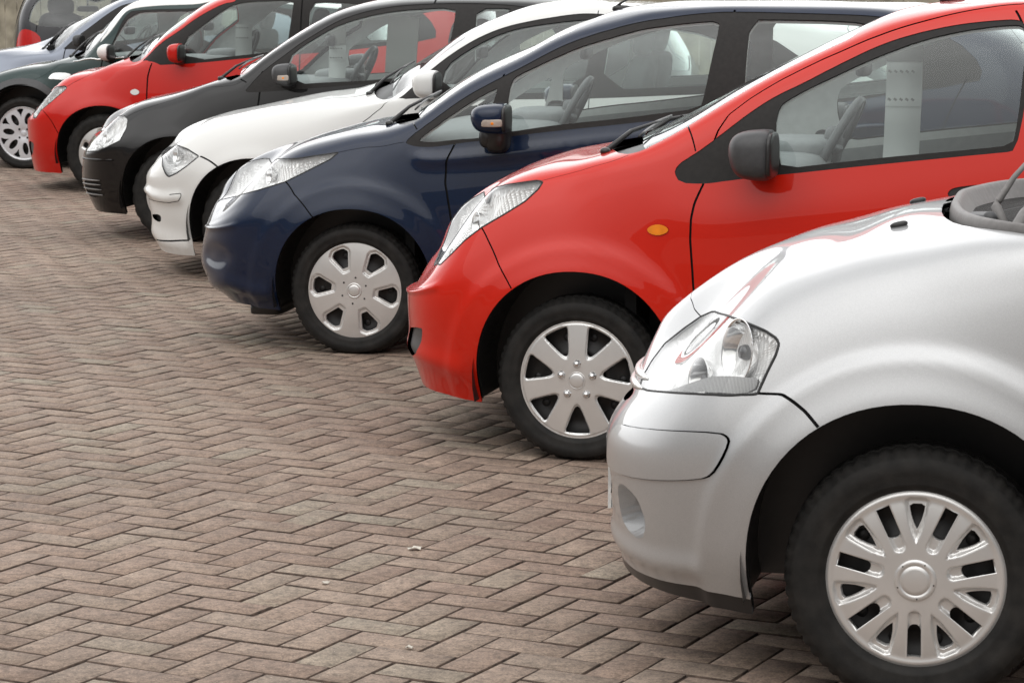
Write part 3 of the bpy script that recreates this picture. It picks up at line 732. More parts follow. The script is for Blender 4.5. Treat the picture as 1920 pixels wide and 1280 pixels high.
        for (a,b_,r) in spots:
            q=np.array([a,b_]); p=S.ev(q); n=S.nor(q)
            for k,sd_ in enumerate((1,-1)):
                pc=Vector(local(p-n*(.042 if key=='silver' else .040),sd_)); d=Vector((-.80,-sd_*.55,.12)).normalized()
                rot=d.to_track_quat('-Y','Z').to_matrix(); lb=MB()
                pr=[(r*1.04,-.012),(r,-.014),(r*.97,-.008),(r*.8,.012),(r*.5,.026),(r*.22,.032)]
                lb.lathe(pr,32); lb.V=[tuple(pc+rot@Vector(v)) for v in lb.V]; lb.build('lamp_cup','chrome',lens[k])
                bb=MB(); bb.lathe([(.0005,-.004),(r*.20,-.002),(r*.24,.006),(r*.24,.032)],16); bb.V=[tuple(pc+rot@Vector(v)) for v in bb.V]; bb.build('bulb_shield','lamp_dark' ,lens[k])
    # cowl, wipers
    if key!='silver': sub('cowl','cowl','dark_plastic',car,inset=.035,lip=0)
    else:
        fr=resample(chaikin(cow[:6],2,False),.01,False); fr=fr[np.argsort(fr[:,1])]
        f=F_('cowl'); V,Fc,N=sheet(vv,f,pos,nor,inset=.055); emit('cowl_gap',(V,Fc,N),'gap_dark',car,join=True)
        def tray(name,mat,d0,d1,nd,nt,prof,rib=0,sides=(1,-1)):
            ts=np.linspace(1.17,TE,nt); ds_=np.linspace(d0,d1,nd); V=[];Fc=[]
            for a_ in ts:
                x0_=float(np.interp(a_,fr[:,1],fr[:,0])); lim=.30-x0_ if a_>1.3 else .34-x0_
                for d_ in ds_:
                    q=np.array([x0_+min(d_,lim),a_]); h_=float(np.interp(d_,*prof)); 
                    if rib: h_+=rib*(math.sin(a_*2*math.pi/.020)>0)*(d0+.006<d_<d1-.03)
                    V.append(S.ev(q)-S.nor(q)*h_)
            for a_ in range(nt-1):
                for b_ in range(nd-1): k=a_*nd+b_; Fc.append((k,k+1,k+nd+1,k+nd))
            V=np.array(V); m2=np.concatenate([local(V,1),local(V,-1)]); F2=Fc+[tuple(q+len(V) for q in f_)[::-1] for f_ in Fc]
            return mesh(name,m2,F2,mat,car)
        cwl=tray('cowl','grey_plastic',.012,.062,18,90,([.012,.020,.028,.036,.044,.052,.062],[.045,.004,-.014,-.017,-.013,.010,.034]))
        tray('cowl_vent','black_trim',.061,.34,26,340,([.061,.12,.20,.34],[.034,.046,.040,.022]),.005)
    if 'handle_recess' in names:
        ho=sub('handle_recess','door_handle','satin_black',fd,inset=.010,lip=0)
    if D.get('chrome'):
        for k,sd_ in enumerate((1,-1)):
            q=resample(chaikin(np.array(D['chrome'],float),1,False),.04,False); tb=MB(); tb.tube([tuple(local(S.ev(p)+S.nor(p)*.002,sd_)) for p in q],.008,6); tb.build('belt_trim','chrome',car)
    # inner skin and lining
    solid=np.isin(lab,[names.index(n) for n in ('body','seam','window_trim','roof_panel','handle_recess','cladding','valance','tail_light','rub_strip','grille','side_repeater','fog_insert','scuttle_trim','fog_duct') if n in names])
    cc=c; up=(cc[:,1]>.70)&(cc[:,0]>sA+.02)&(cc[:,0]<sr+.6)
    cs=np.array(D['gut']); 
    fi=ff[solid&~((cc[:,0]>sA-.05)&(cc[:,1]>.62))]; 
    V,Fc,N=sheet(vv,fi,pos,nor,inset=.022); emit('inner_structure',(V,Fc,-N),'gap_dark',car,join=True)
    fl=ff[solid&(cc[:,0]>sA-.02)&(cc[:,1]>.70)]
    V,Fc,N=sheet(vv,fl,pos,nor,inset=.030); emit('cabin_lining',(V,Fc,-N),'lining_grey',car,join=True)
    fdk=ff[solid&(cc[:,0]>sA+.05)&(cc[:,0]<sr+.2)&(cc[:,1]>.2)&(cc[:,1]<.74)&(lab!=names.index('window_trim') if 'window_trim' in names else True)]
    V,Fc,N=sheet(vv,fdk,pos,nor,inset=.07); emit('door_card',(V,Fc,-N),'door_card',car,join=True)
    # sills, floor, underside
    zb=.19; ub=MB(); ub.box((.45+D['xr'][2]/2-.4,0,.225),(D['xr'][2]/2-.05+.0,W-.30,.015)); ub.box((wb/2+.02,0,.235),(wb/2-.42,W-.09,.025)); ub.build('underbody','gap_dark',car,smooth=False)
    bh=MB(); bh.box((sA-.02,0,.62),(.02,W-.12,.30)); bh.build('bulkhead','gap_dark',car,smooth=False)
    # wheel housings
    for cx in (ax,wb):
        for sd_ in (1,-1):
            hb=MB(); prof=[]; R_=max(arx,arz)+.012
            n=28; V=[];Fc=[]
            for i in range(n+1):
                a=math.pi*(-.07)+math.pi*1.14*i/n
                for y in (W-.014,W-.10,W-.33): V.append((cx+(arx+.012)*math.cos(a),-y*sd_,az+(arz+.012)*math.sin(a)))
            for i in range(n):
                for j in range(2): Fc.append((i*3+j,i*3+j+1,i*3+j+4,i*3+j+3))
            hb.add(V,Fc); k0=len(hb.V); ring=[V[i*3+2] for i in range(n+1)]; hb.V+=ring; hb.F.append(tuple(range(k0,k0+n+1)))
            hb.build('wheel_housing','satin_black' if sd_==1 else 'gap_dark',car,smooth=False)
    # wheels
    proto=make_wheel(wheel,Rt,tw,car,step=.0042 if key in('silver','red','blue') else .008,det=key in('silver','red','blue'))
    zc=Rt-.010; proto.location=(0,-(W-.032-tw/2),zc)
    for x_,sd_ in ((wb,1),(0,-1),(wb,-1)):
        q=copy_tree(proto,car); q.location=(x_,-sd_*(W-.032-tw/2),zc); q.rotation_euler=(0,random.uniform(0,6) if x_>0 else 0,0 if sd_==1 else math.pi)
    # cabin
    def B(): return MB()
    zbelt=float(T(D['belt'],np.array([sA+.5]))[0]); db=B(); xd=sA+.22
    db.sup((xd,0,zbelt-.12),(.30,W-.12,.13),(.35,.35),32); db.sup((xd+.16,.32,zbelt+.0),(.14,.2,.055),(.5,.6),24)
    db.sup((xd+.10,0,zbelt-.3),(.18,W-.16,.2),(.3,.3),24); db.build('dashboard','dash_grey',car)
    sx=D.get('steer',xd+.30); st_=empty_mesh=MB(); rot=Matrix.Rotation(math.radians(-62),3,'Y')
    Rw=.185; ring=[]; 
    st_.tube([rot@Vector((Rw*math.cos(a),Rw*math.sin(a),0))+Vector((sx,.33,zbelt+.02)) for a in np.linspace(0,2*math.pi,33)],.017,10)
    for a in (0,math.pi,-math.pi/2): st_.tube([rot@Vector((.04*math.cos(a),.04*math.sin(a),-.02))+Vector((sx,.33,zbelt+.02)),rot@Vector((Rw*math.cos(a),Rw*math.sin(a),0))+Vector((sx,.33,zbelt+.02))],.016,8)
    st_.sup((sx-.01,.33,zbelt+.02),(.03,.075,.07),(.6,.6),16); st_.build('steering_wheel','wheel_grip',car)
    for (x_,ys) in ((D.get('seatx',sA+1.22),(-.34,.34)),(D.get('seatx',sA+1.22)+.82,(-.34,.34))):
        for y_ in ys:
            sb=B(); tl=Matrix.Rotation(math.radians(14),3,'Y')
            sb.sup((x_,y_,zbelt-.12),(.07,.24,.34),(.45,.5),24,tl); sb.sup((x_-.27,y_,zbelt-.45),(.28,.25,.09),(.45,.5),24)
            seat=sb.build('seat','seat_fabric',car)
            hr=B(); hr.sup((x_+.07,y_,zbelt+.285),(.045,.13,.085),(.55,.6),20,tl); hr.tube([(x_+.055,y_-.05,zbelt+.16),(x_+.065,y_-.05,zbelt+.24)],.006); hr.tube([(x_+.055,y_+.05,zbelt+.16),(x_+.065,y_+.05,zbelt+.24)],.006)
            hr.build('headrest','seat_fabric',seat)
    rmx=wsF-.12 if wsF<1.3 else sA+.5
    rm=B(); rm.sup((rmx+.03,0,float(T(D['hood']+D['roof'],np.array([rmx]))[0])-.13),(.022,.12,.034),(.5,.7),20); rm.tube([(rmx+.02,0,float(T(D['hood']+D['roof'],np.array([rmx]))[0])-.12),(rmx-.02,0,float(T(D['hood']+D['roof'],np.array([rmx]))[0])-.03)],.01); rm.build('rear_view_mirror','dark_plastic',car)
    # wipers
    def onS(s_,t_,lift): 
        q=np.array([s_,t_]); return S.ev(q)+S.nor(q)*lift
    s_b=.30 if key=='silver' else sA-.04
    for (tA,tB,sd_) in (() if key=='silver' else ((1.30,TE-.03,1),(1.62,1.30,-1))):
        g0=onS(s_b-.10,tA,.004); g1=onS(s_b+.02,(tA+tB)/2,.022); g2=onS(s_b+.03,tB,.018)
        P3=[local(g0,sd_),local(onS(s_b-.04,tA*.7+tB*.3,.030),sd_),local(g1,sd_),local(g2,sd_)]
        wb_=B(); wb_.tube(P3,[.010,.008,.006,.005],8); wb_.sup(P3[0],(.018,.018,.013),(.8,.8),14)
        bl=[local(onS(s_b+.02,t_,.016),sd_ if t_<=TE else -sd_) for t_ in np.linspace(min(tA,tB)+.02,max(tA,tB),8)]
        wb_.tube(bl,.0045,6); wb_.build('wiper','satin_black',car)
    # mirrors
    if mir:
        for k,sd_ in enumerate((1,-1)):
            par=fd[k] if fd[0] is not car else car
            x_,z_,hx,hy,hz=mir['x'],mir['z'],mir['hx'],mir['hy'],mir['hz']; cx_=x_; cy=-(W+mir.get('out',.07))*sd_
            def shp(p,hx=hx,hy=hy,hz=hz):
                q=Vector(p); lim=hx*.62
                if q.x>lim: q.x=lim+(q.x-lim)*.12
                k_=1-.16*max(0,-q.z/hz)*(1 if q.x<0 else .5); q.x*=k_; q.z*=(1+.10*q.x/hx); return q
            hb=B(); hb.sup((cx_,cy,z_),(hx,hy,hz),(mir.get('e',.62),.7),36,None,shp); mo=hb.build('door_mirror',mir['mat'],par)
            gb=B(); gb.sup((cx_+hx*.70,cy,z_),(.004,hy*.84,hz*.80),(.5,.5),20); gb.build('mirror_glass','mirror_glass',mo)
            fb_=B(); fb_.sup((cx_+hx*.66,cy,z_),(.012,hy*.94,hz*.91),(.55,.55),24); fb_.build('mirror_frame','satin_black',mo)
            s_=B(); zf=mir.get('foot',z_-hz*.8); s_.sup((cx_+.0,-(W-.02)*sd_,(zf+z_-hz*.5)/2),(hx*.6,.09,abs(z_-hz*.5-zf)/2+.03),(.6,.6),20)
            if mir.get('stem'): s_.sup((cx_-.03,-(W+.015)*sd_,z_-hz*1.35),(.045,.05,hz*.75),(.7,.8),20)
            s_.build('mirror_arm',mir.get('arm','satin_black'),mo)
            if mir.get('lamp'):
                ib=B(); yy=cy-sd_*(hy*.975); ib.sup((cx_+.012,yy+sd_*.012,z_-hz*.22),(hx*.52,.016,.0165),(.35,.5),20); ib.build('mirror_indicator','clear_lens',mo)
                ib=B(); ib.sup((cx_+.016,yy-sd_*.003,z_-hz*.24),(.007,.002,.006),(.7,.7),12); ib.build('indicator_bulb','orange_lens',mo)
    return car,S,out,car
# measured section tables, window, lamp and shut-line outlines of each car (metres, car's own coordinates)
DATA={
 'red':{'W':0.8,'sc':-0.32,'L':(2.36,2.5),'hood':((-0.627,0.762),(-0.526,0.844),(-0.464,0.88),(-0.321,0.948),(-0.192,0.991),(-0.028,1.022),(0.282,1.154),(0.427,1.238),(0.602,1.324),(0.783,1.412),(0.967,1.493),(1.078,1.517)),'roof':((1.3,1.535),(1.6,1.55),(2.2,1.53),(2.6,1.48)),'belt':((0.321,0.955),(0.419,0.943),(0.675,0.976),(0.886,1.002),(1.162,1.035),(1.386,1.061),(2.0,1.1),(2.5,1.12)),'gut':((0.182,1.022),(0.307,1.082),(0.459,1.176),(0.583,1.255),(0.709,1.321),(0.847,1.386),(0.967,1.443),(1.103,1.481),(1.272,1.513),(1.423,1.528),(1.7,1.5),(2.1,1.48),(2.5,1.43)),'xn':(-0.705,-0.735,-0.733,-0.7,-0.69,-0.685,-0.68),'xr':(2.75,2.85,2.9,2.88,2.75,2.7,2.68),'rearz':(0.25,0.34,0.6,1.0,1.38,1.42,1.43),'zb':0.19,'c':(0.15,0.045,0.012),'aR':0.72,'aA':0.9,'hl':0.64,'w4':0.8,'cladding_w':0,'pos':(0.209,8.597),'phi':0.26,'arch':(0,0.27,0.348,0.372),'regions':{'window_trim':((0.323,0.772),(0.329,0.814),(0.352,0.856),(0.443,0.928),(0.525,0.967),(0.593,0.987),(0.649,0.998),(0.732,1.003),(0.826,1.018),(0.935,1.025),(1.073,1.034),(1.21,1.034),(1.346,1.028),(1.405,1.026),(1.427,1.017),(1.442,0.991),(1.453,0.916),(1.446,0.833),(1.422,0.74),(1.387,0.735),(1.163,0.736),(0.888,0.736),(0.678,0.735),(0.506,0.741),(0.422,0.731),(0.342,0.721)),'side_window':((0.664,0.811),(0.649,0.886),(0.659,0.953),(0.685,0.964),(0.754,0.978),(0.871,0.989),(0.974,0.994),(1.109,1.009),(1.245,1.012),(1.381,1.011),(1.424,1.009),(1.432,0.99),(1.438,0.941),(1.431,0.855),(1.422,0.79),(1.411,0.752),(1.3,0.75),(1.095,0.753),(0.887,0.754),(0.677,0.754)),'rear_window':((1.62,0.757),(1.58,0.94),(1.64,0.985),(2.1,0.991),(2.32,0.936),(2.4,0.834),(2.2,0.774)),'headlight':((-0.66,0.795),(-0.968,1.285),(-1.055,1.367),(-1.139,1.441),(-1.229,1.506),(-1.26,1.564),(-1.28,1.619),(-1.267,1.664),(-1.235,1.694),(-1.226,1.741),(-1.195,1.765),(-1.122,1.752),(-1.076,1.757),(-1.041,1.77),(-1.014,1.79),(-0.997,1.82),(-0.947,1.806),(-0.903,1.797),(-0.866,1.794),(-0.821,1.782),(-0.781,1.773),(-0.744,1.766),(-0.708,1.759),(-0.373,1.255),(-0.335,1.19),(-0.31,1.143),(-0.291,1.112),(-0.275,1.092),(-0.259,1.068),(-0.244,1.05),(-0.23,1.037),(-0.215,1.026),(-0.202,1.018),(-0.187,1.012),(-0.173,1.006),(-0.159,1.003),(-0.136,0.967),(-0.142,0.926),(-0.149,0.889),(-0.159,0.865),(-0.169,0.842),(-0.179,0.821),(-0.189,0.8),(-0.201,0.788),(-0.213,0.776),(-0.226,0.766),(-0.238,0.757),(-0.251,0.749),(-0.263,0.743),(-0.276,0.738),(-0.288,0.735),(-0.301,0.732),(-0.314,0.729),(-0.328,0.727),(-0.342,0.726),(-0.355,0.721),(-0.37,0.717),(-0.386,0.714),(-0.403,0.712),(-0.422,0.712),(-0.438,0.706),(-0.455,0.701),(-0.472,0.697),(-0.491,0.692),(-0.51,0.689),(-0.537,0.687),(-0.567,0.686),(-0.599,0.688)),'side_repeater':((0.239,0.56),(0.25,0.57),(0.276,0.575),(0.303,0.57),(0.314,0.56),(0.304,0.55),(0.277,0.543),(0.25,0.549)),'fog_insert':((-1.009,0.21),(-0.734,0.236),(-0.726,0.217),(-0.754,0.165),(-0.83,0.113),(-1.031,0.101)),'handle_recess':((1.213,0.641),(1.219,0.653),(1.239,0.659),(1.302,0.661),(1.386,0.659),(1.444,0.653),(1.456,0.642),(1.445,0.63),(1.387,0.621),(1.27,0.624),(1.228,0.63))},'seams':(((1.528,1.235),(1.424,1.098),(1.275,1.09),(1.104,1.078),(0.967,1.069),(0.794,1.076),(0.657,1.066),(0.554,1.05),(0.492,1.029),(0.461,0.971),(0.45,0.924),(0.422,0.73),(0.395,0.651),(0.386,0.601),(0.385,0.537),(0.394,0.448),(0.398,0.396),(0.405,0.346),(0.43,0.196),(0.47,0.064),(0.52,0.052),(1.4,0.053),(1.47,0.082),(1.52,0.372),(1.53,0.645),(1.5,0.864),(1.4,1.06)),((0.317,1.335),(0.345,1.206),(0.39,0.897)),((-0.34,0.724),(-0.308,0.625),(-0.265,0.51),(-0.213,0.412)),((-0.141,0.984),(-0.078,1.008),(0.0,1.023),(0.09,1.078),(0.157,1.145)))},
 'blue':{'W':0.845,'sc':-0.32,'L':(2.49,2.62),'hood':((-0.761,0.692),(-0.715,0.735),(-0.654,0.774),(-0.542,0.824),(-0.412,0.864),(-0.185,0.932),(-0.061,0.962),(0.117,0.993),(0.21,1.056),(0.369,1.165),(0.551,1.256),(0.731,1.33),(0.851,1.397),(0.946,1.424),(1.079,1.469),(1.361,1.495),(1.828,1.497),(2.29,1.489)),'roof':((2.3,1.49),(2.7,1.44)),'belt':((0.239,0.896),(0.315,0.89),(0.452,0.907),(0.737,0.946),(0.906,0.968),(1.266,1.009),(1.6,1.045),(2.0,1.08),(2.5,1.11)),'gut':((0.246,0.975),(0.354,1.054),(0.493,1.152),(0.627,1.217),(0.716,1.262),(0.827,1.325),(0.938,1.374),(1.061,1.406),(1.242,1.453),(1.597,1.476),(1.965,1.474),(2.18,1.468),(2.5,1.4),(2.7,1.36)),'xn':(-0.719,-0.839,-0.799,-0.8,-0.8,-0.8,-0.8),'xr':(3.0,3.08,3.12,3.08,2.85,2.78,2.76),'rearz':(0.28,0.36,0.62,0.98,1.33,1.38,1.4),'zb':0.19,'c':(0.15,0.045,0.012),'aR':0.72,'aA':0.9,'hl':0.62,'w4':0.8,'cladding_w':0,'pos':(-0.679,11.039),'phi':0.17,'arch':(0,0.275,0.345,0.352),'regions':{'window_trim':((0.221,0.8),(0.278,0.972),(0.389,1.011),(0.5,1.022),(0.633,1.042),(0.722,1.044),(0.833,1.047),(0.944,1.048),(1.066,1.064),(1.247,1.053),(1.427,1.065),(1.6,1.069),(1.967,1.055),(2.182,1.049),(2.35,1.034),(2.5,1.012),(2.621,0.89),(2.599,0.796),(2.0,0.736),(1.6,0.736),(1.268,0.738),(1.088,0.737),(0.908,0.738),(0.739,0.74),(0.608,0.737),(0.455,0.739),(0.317,0.735),(0.271,0.736),(0.241,0.755)),'quarter_window':((0.274,0.807),(0.347,0.917),(0.503,0.964),(0.592,0.983),(0.61,0.983),(0.604,0.943),(0.59,0.895),(0.559,0.774),(0.55,0.754),(0.512,0.755),(0.456,0.763),(0.316,0.776)),'side_window':((0.657,0.874),(0.668,0.992),(0.696,1.007),(0.781,1.006),(0.892,1.005),(1.003,1.016),(1.069,1.021),(1.25,1.02),(1.43,1.023),(1.534,1.023),(1.533,0.981),(1.512,0.902),(1.485,0.8),(1.471,0.764),(1.267,0.76),(1.087,0.758),(0.908,0.761),(0.766,0.762),(0.693,0.761),(0.659,0.764)),'rear_window':((1.665,1.026),(1.791,1.025),(2.013,1.019),(2.129,1.011),(2.28,0.966),(2.36,0.899),(2.34,0.772),(2.0,0.756),(1.66,0.755),(1.651,0.827)),'headlight':((-1.039,1.778),(-1.016,1.804),(-0.982,1.82),(-0.943,1.822),(-0.891,1.793),(-0.844,1.77),(-0.804,1.756),(-0.765,1.742),(-0.729,1.729),(-0.682,1.699),(-0.635,1.664),(-0.395,1.206),(-0.352,1.106),(-0.329,1.058),(-0.31,1.023),(-0.293,0.994),(-0.276,0.969),(-0.26,0.949),(-0.243,0.937),(-0.226,0.929),(-0.21,0.922),(-0.193,0.917),(-0.177,0.912),(-0.16,0.907),(-0.144,0.901),(-0.128,0.896),(-0.111,0.891),(-0.093,0.888),(-0.075,0.885),(-0.086,0.862),(-0.097,0.841),(-0.108,0.82),(-0.121,0.811),(-0.134,0.801),(-0.146,0.791),(-0.159,0.782),(-0.172,0.773),(-0.185,0.764),(-0.198,0.755),(-0.211,0.747),(-0.224,0.74),(-0.237,0.733),(-0.25,0.728),(-0.263,0.723),(-0.276,0.719),(-0.289,0.715),(-0.302,0.712),(-0.315,0.715),(-0.328,0.719),(-0.341,0.722),(-0.355,0.726),(-0.37,0.732),(-0.386,0.739),(-0.403,0.747),(-0.421,0.758),(-0.441,0.771),(-0.466,0.794),(-0.494,0.823),(-0.527,0.862),(-0.569,0.924),(-0.633,1.038),(-0.857,1.419),(-0.906,1.423),(-0.952,1.41),(-0.998,1.393),(-1.053,1.372),(-1.124,1.34),(-1.28,1.255))},'seams':(((0.634,1.055),(0.628,1.019),(0.62,0.898),(0.585,0.816),(0.5,0.772),(0.447,0.762),(0.422,0.69),(0.407,0.641),(0.402,0.545),(0.412,0.489),(0.43,0.375),(0.44,0.214),(0.48,0.064),(0.53,0.052),(1.5,0.053),(1.6,0.107),(1.64,0.371),(1.645,0.617),(1.64,0.732),(1.567,0.795),(1.584,0.913),(1.595,1.082)),((1.645,0.617),(1.64,0.371),(1.62,0.107),(1.6,0.057),(2.05,0.057),(2.15,0.236),(2.2,0.384),(2.45,0.614),(2.56,0.836)),((0.166,1.451),(0.241,1.201),(0.271,0.98)),((-0.299,0.709),(-0.255,0.577),(-0.176,0.439),(-0.162,0.42)),((-0.078,0.883),(0.053,0.89),(0.219,0.802))),'lip':((-0.992,0.062),(-1.011,0.061),(-0.676,0.091),(-0.483,0.069))},
 'silver':{'W':0.835,'sc':-0.32,'L':(2.46,2.6),'hood':((-0.722,0.726),(-0.667,0.787),(-0.621,0.826),(-0.485,0.916),(-0.352,0.971),(-0.22,1.002),(-0.09,1.046),(0.002,1.058),(0.078,1.075)),'roof':((0.35,1.13),(0.6,1.27),(0.85,1.4),(1.1,1.48),(1.5,1.52),(2.1,1.5),(2.6,1.45)),'belt':((0.45,0.96),(0.9,0.98),(1.5,1.01),(2.1,1.04),(2.6,1.06)),'gut':((0.28,1.04),(0.45,1.13),(0.7,1.27),(1.0,1.39),(1.3,1.455),(1.7,1.475),(2.2,1.44),(2.6,1.36)),'xn':(-0.782,-0.797,-0.808,-0.747,-0.73,-0.72,-0.71),'xr':(2.95,3.02,3.06,3.02,2.85,2.8,2.78),'rearz':(0.28,0.36,0.62,1.0,1.38,1.43,1.45),'zb':0.19,'c':(0.17,0.05,0.014),'aR':0.72,'aA':0.9,'hl':0.72,'w4':0.8,'cladding_w':0,'pos':(0.889,5.643),'phi':0.22,'arch':(0,0.305,0.378,0.385),'regions':{'headlight':((-1.038,0.834),(-1.057,0.893),(-1.078,0.955),(-1.076,1.033),(-1.075,1.11),(-1.076,1.188),(-1.071,1.256),(-1.067,1.323),(-1.062,1.387),(-1.055,1.444),(-1.027,1.484),(-0.999,1.515),(-0.971,1.538),(-0.942,1.557),(-0.915,1.572),(-0.88,1.583),(-0.845,1.59),(-0.811,1.592),(-0.766,1.58),(-0.721,1.561),(-0.676,1.504),(-0.617,1.393),(-0.55,1.251),(-0.505,1.152),(-0.472,1.08),(-0.444,1.02),(-0.42,0.968),(-0.399,0.927),(-0.38,0.892),(-0.364,0.863),(-0.35,0.838),(-0.334,0.803),(-0.319,0.771),(-0.313,0.736),(-0.316,0.715),(-0.319,0.696),(-0.324,0.679),(-0.329,0.663),(-0.334,0.647),(-0.338,0.634),(-0.342,0.62),(-0.346,0.607),(-0.35,0.594),(-0.354,0.581),(-0.367,0.583),(-0.38,0.586),(-0.394,0.59),(-0.409,0.593),(-0.425,0.597),(-0.442,0.602),(-0.461,0.609),(-0.48,0.617),(-0.5,0.625),(-0.522,0.634),(-0.545,0.644),(-0.57,0.656),(-0.596,0.668),(-0.625,0.683),(-0.657,0.7),(-0.691,0.72),(-0.733,0.747),(-0.78,0.778),(-0.831,0.805),(-0.885,0.819),(-0.941,0.818)),'indicator_strip':((-0.976,1.016),(-0.61,0.788),(-0.386,0.648),(-0.357,0.64),(-0.367,0.593),(-0.444,0.612),(-0.697,0.74),(-0.942,0.845)),'fog_lamp':((-0.979,0.258),(-0.935,0.272),(-0.862,0.258),(-0.82,0.238),(-0.802,0.212),(-0.786,0.182),(-0.788,0.154),(-0.817,0.121),(-0.845,0.116),(-0.885,0.118),(-0.936,0.128),(-0.972,0.144),(-0.992,0.18),(-0.992,0.224)),'rub_strip':((-1.015,0.537),(-1.06,0.474),(-1.082,0.382),(-1.103,0.308),(-1.035,0.299),(-0.872,0.307),(-0.67,0.319),(-0.51,0.33),(-0.466,0.344),(-0.434,0.389),(-0.413,0.445),(-0.42,0.465),(-0.446,0.482),(-0.624,0.514),(-0.799,0.539)),'window_trim':((0.4,0.786),(0.5,0.939),(0.75,1.015),(1.0,1.036),(1.3,1.034),(1.7,1.037),(2.2,1.019),(2.5,0.968),(2.601,0.822),(2.55,0.766),(2.1,0.761),(1.5,0.76),(0.9,0.763),(0.5,0.75)),'side_window':((0.62,0.777),(0.66,0.929),(0.8,0.97),(1.0,0.994),(1.3,0.997),(1.44,0.996),(1.46,0.773),(0.9,0.776)),'rear_window':((1.56,0.773),(1.54,0.995),(1.7,0.994),(2.1,0.976),(2.3,0.925),(2.35,0.809),(2.1,0.773))},'seams':(((-0.354,0.583),(-0.3,0.566),(-0.274,0.541),(-0.245,0.51),(-0.215,0.47)),((-0.963,1.84),(-0.946,1.745),(-0.881,1.656),(-0.801,1.584)),((0.36,1.056),(0.44,0.81),(0.47,0.665),(0.46,0.395),(0.48,0.064),(0.53,0.052),(1.44,0.053),(1.5,0.107),(1.51,0.643),(1.5,1.019))),'valance':((-1.09,0.06),(-1.076,0.028),(-0.92,0.026),(-0.741,0.03),(-0.554,0.038),(-0.398,0.039)),'lamps_px':((-0.473,0.899),(-0.731,1.156))},
 'white':{'W':0.87,'sc':-0.32,'L':(2.66,2.9),'hood':((-0.707,0.827),(-0.522,0.799),(-0.257,0.869),(-0.027,0.918),(0.202,0.962),(0.353,0.979),(0.64,1.084),(0.819,1.194),(0.974,1.274),(1.087,1.348),(1.234,1.394),(1.381,1.447),(1.562,1.467)),'roof':((2.2,1.44),(2.6,1.42),(3.0,1.37)),'belt':((0.748,0.955),(1.011,0.972),(1.7,0.985),(2.3,1.02),(2.9,1.05)),'gut':((0.705,0.95),(0.907,1.116),(1.07,1.243),(1.206,1.32),(1.344,1.375),(1.552,1.417),(1.761,1.442),(2.3,1.4),(2.7,1.36),(3.0,1.31)),'xn':(-0.7,-0.738,-0.751,-0.7,-0.685,-0.68,-0.68),'xr':(3.35,3.42,3.47,3.42,3.2,3.15,3.1),'rearz':(0.28,0.36,0.62,0.95,1.3,1.34,1.36),'zb':0.13,'c':(0.13,0.04,0.012),'aR':0.72,'aA':0.9,'hl':0.69,'w4':0.8,'cladding_w':0,'pos':(-1.362,13.697),'phi':0.18,'arch':(0,0.29,0.36,0.36),'regions':{'window_trim':((0.75,0.761),(0.847,1.022),(0.954,1.055),(1.076,1.06),(1.213,1.061),(1.351,1.057),(1.559,1.058),(1.796,1.047),(2.0,1.036),(2.5,1.039),(2.8,0.942),(2.944,0.774),(2.85,0.71),(2.3,0.721),(1.7,0.73),(1.2,0.728),(1.014,0.734)),'side_window':((1.002,0.819),(1.02,0.977),(1.114,1.002),(1.25,1.02),(1.424,1.029),(1.735,1.016),(1.78,1.016),(1.8,1.003),(1.74,0.759),(1.2,0.758)),'rear_window':((1.88,1.004),(1.84,0.764),(2.3,0.758),(2.62,0.769),(2.6,0.87),(2.4,0.977),(2.1,1.007)),'headlight':((-0.982,1.338),(-0.573,0.98),(-0.469,0.826),(-0.414,0.752),(-0.375,0.7),(-0.351,0.659),(-0.331,0.624),(-0.312,0.594),(-0.295,0.567),(-0.31,0.55),(-0.324,0.531),(-0.34,0.513),(-0.356,0.494),(-0.373,0.477),(-0.393,0.461),(-0.414,0.445),(-0.437,0.429),(-0.474,0.416),(-0.515,0.402),(-0.553,0.443),(-0.581,0.5),(-0.627,0.573),(-0.658,0.642),(-0.709,0.737),(-0.823,0.906),(-1.08,1.056)),'fog_duct':((-0.97,0.13),(-0.801,0.149),(-0.69,0.149),(-0.656,0.131),(-0.687,0.095),(-0.786,0.095),(-0.907,0.106))},'seams':(((-0.289,0.565),(-0.228,0.498),(-0.172,0.43)),((0.749,0.802),(0.69,0.671),(0.625,0.627),(0.46,0.545),(0.45,0.395),(0.47,0.194),(0.5,0.068),(0.55,0.055),(1.6,0.053),(1.72,0.107),(1.76,0.369),(1.78,0.749),(1.8,1.069)),((-0.838,0.042),(-0.563,0.048),(-0.383,0.054)),((-1.008,0.223),(-0.756,0.219),(-0.52,0.212),(-0.428,0.222),(-0.406,0.247),(-0.407,0.268),(-0.508,0.263))),'rub':((-0.884,0.288),(-0.738,0.256),(-0.576,0.239),(-0.434,0.241)),'lip':((-0.9,0.06),(-0.706,0.042),(-0.399,0.028))},
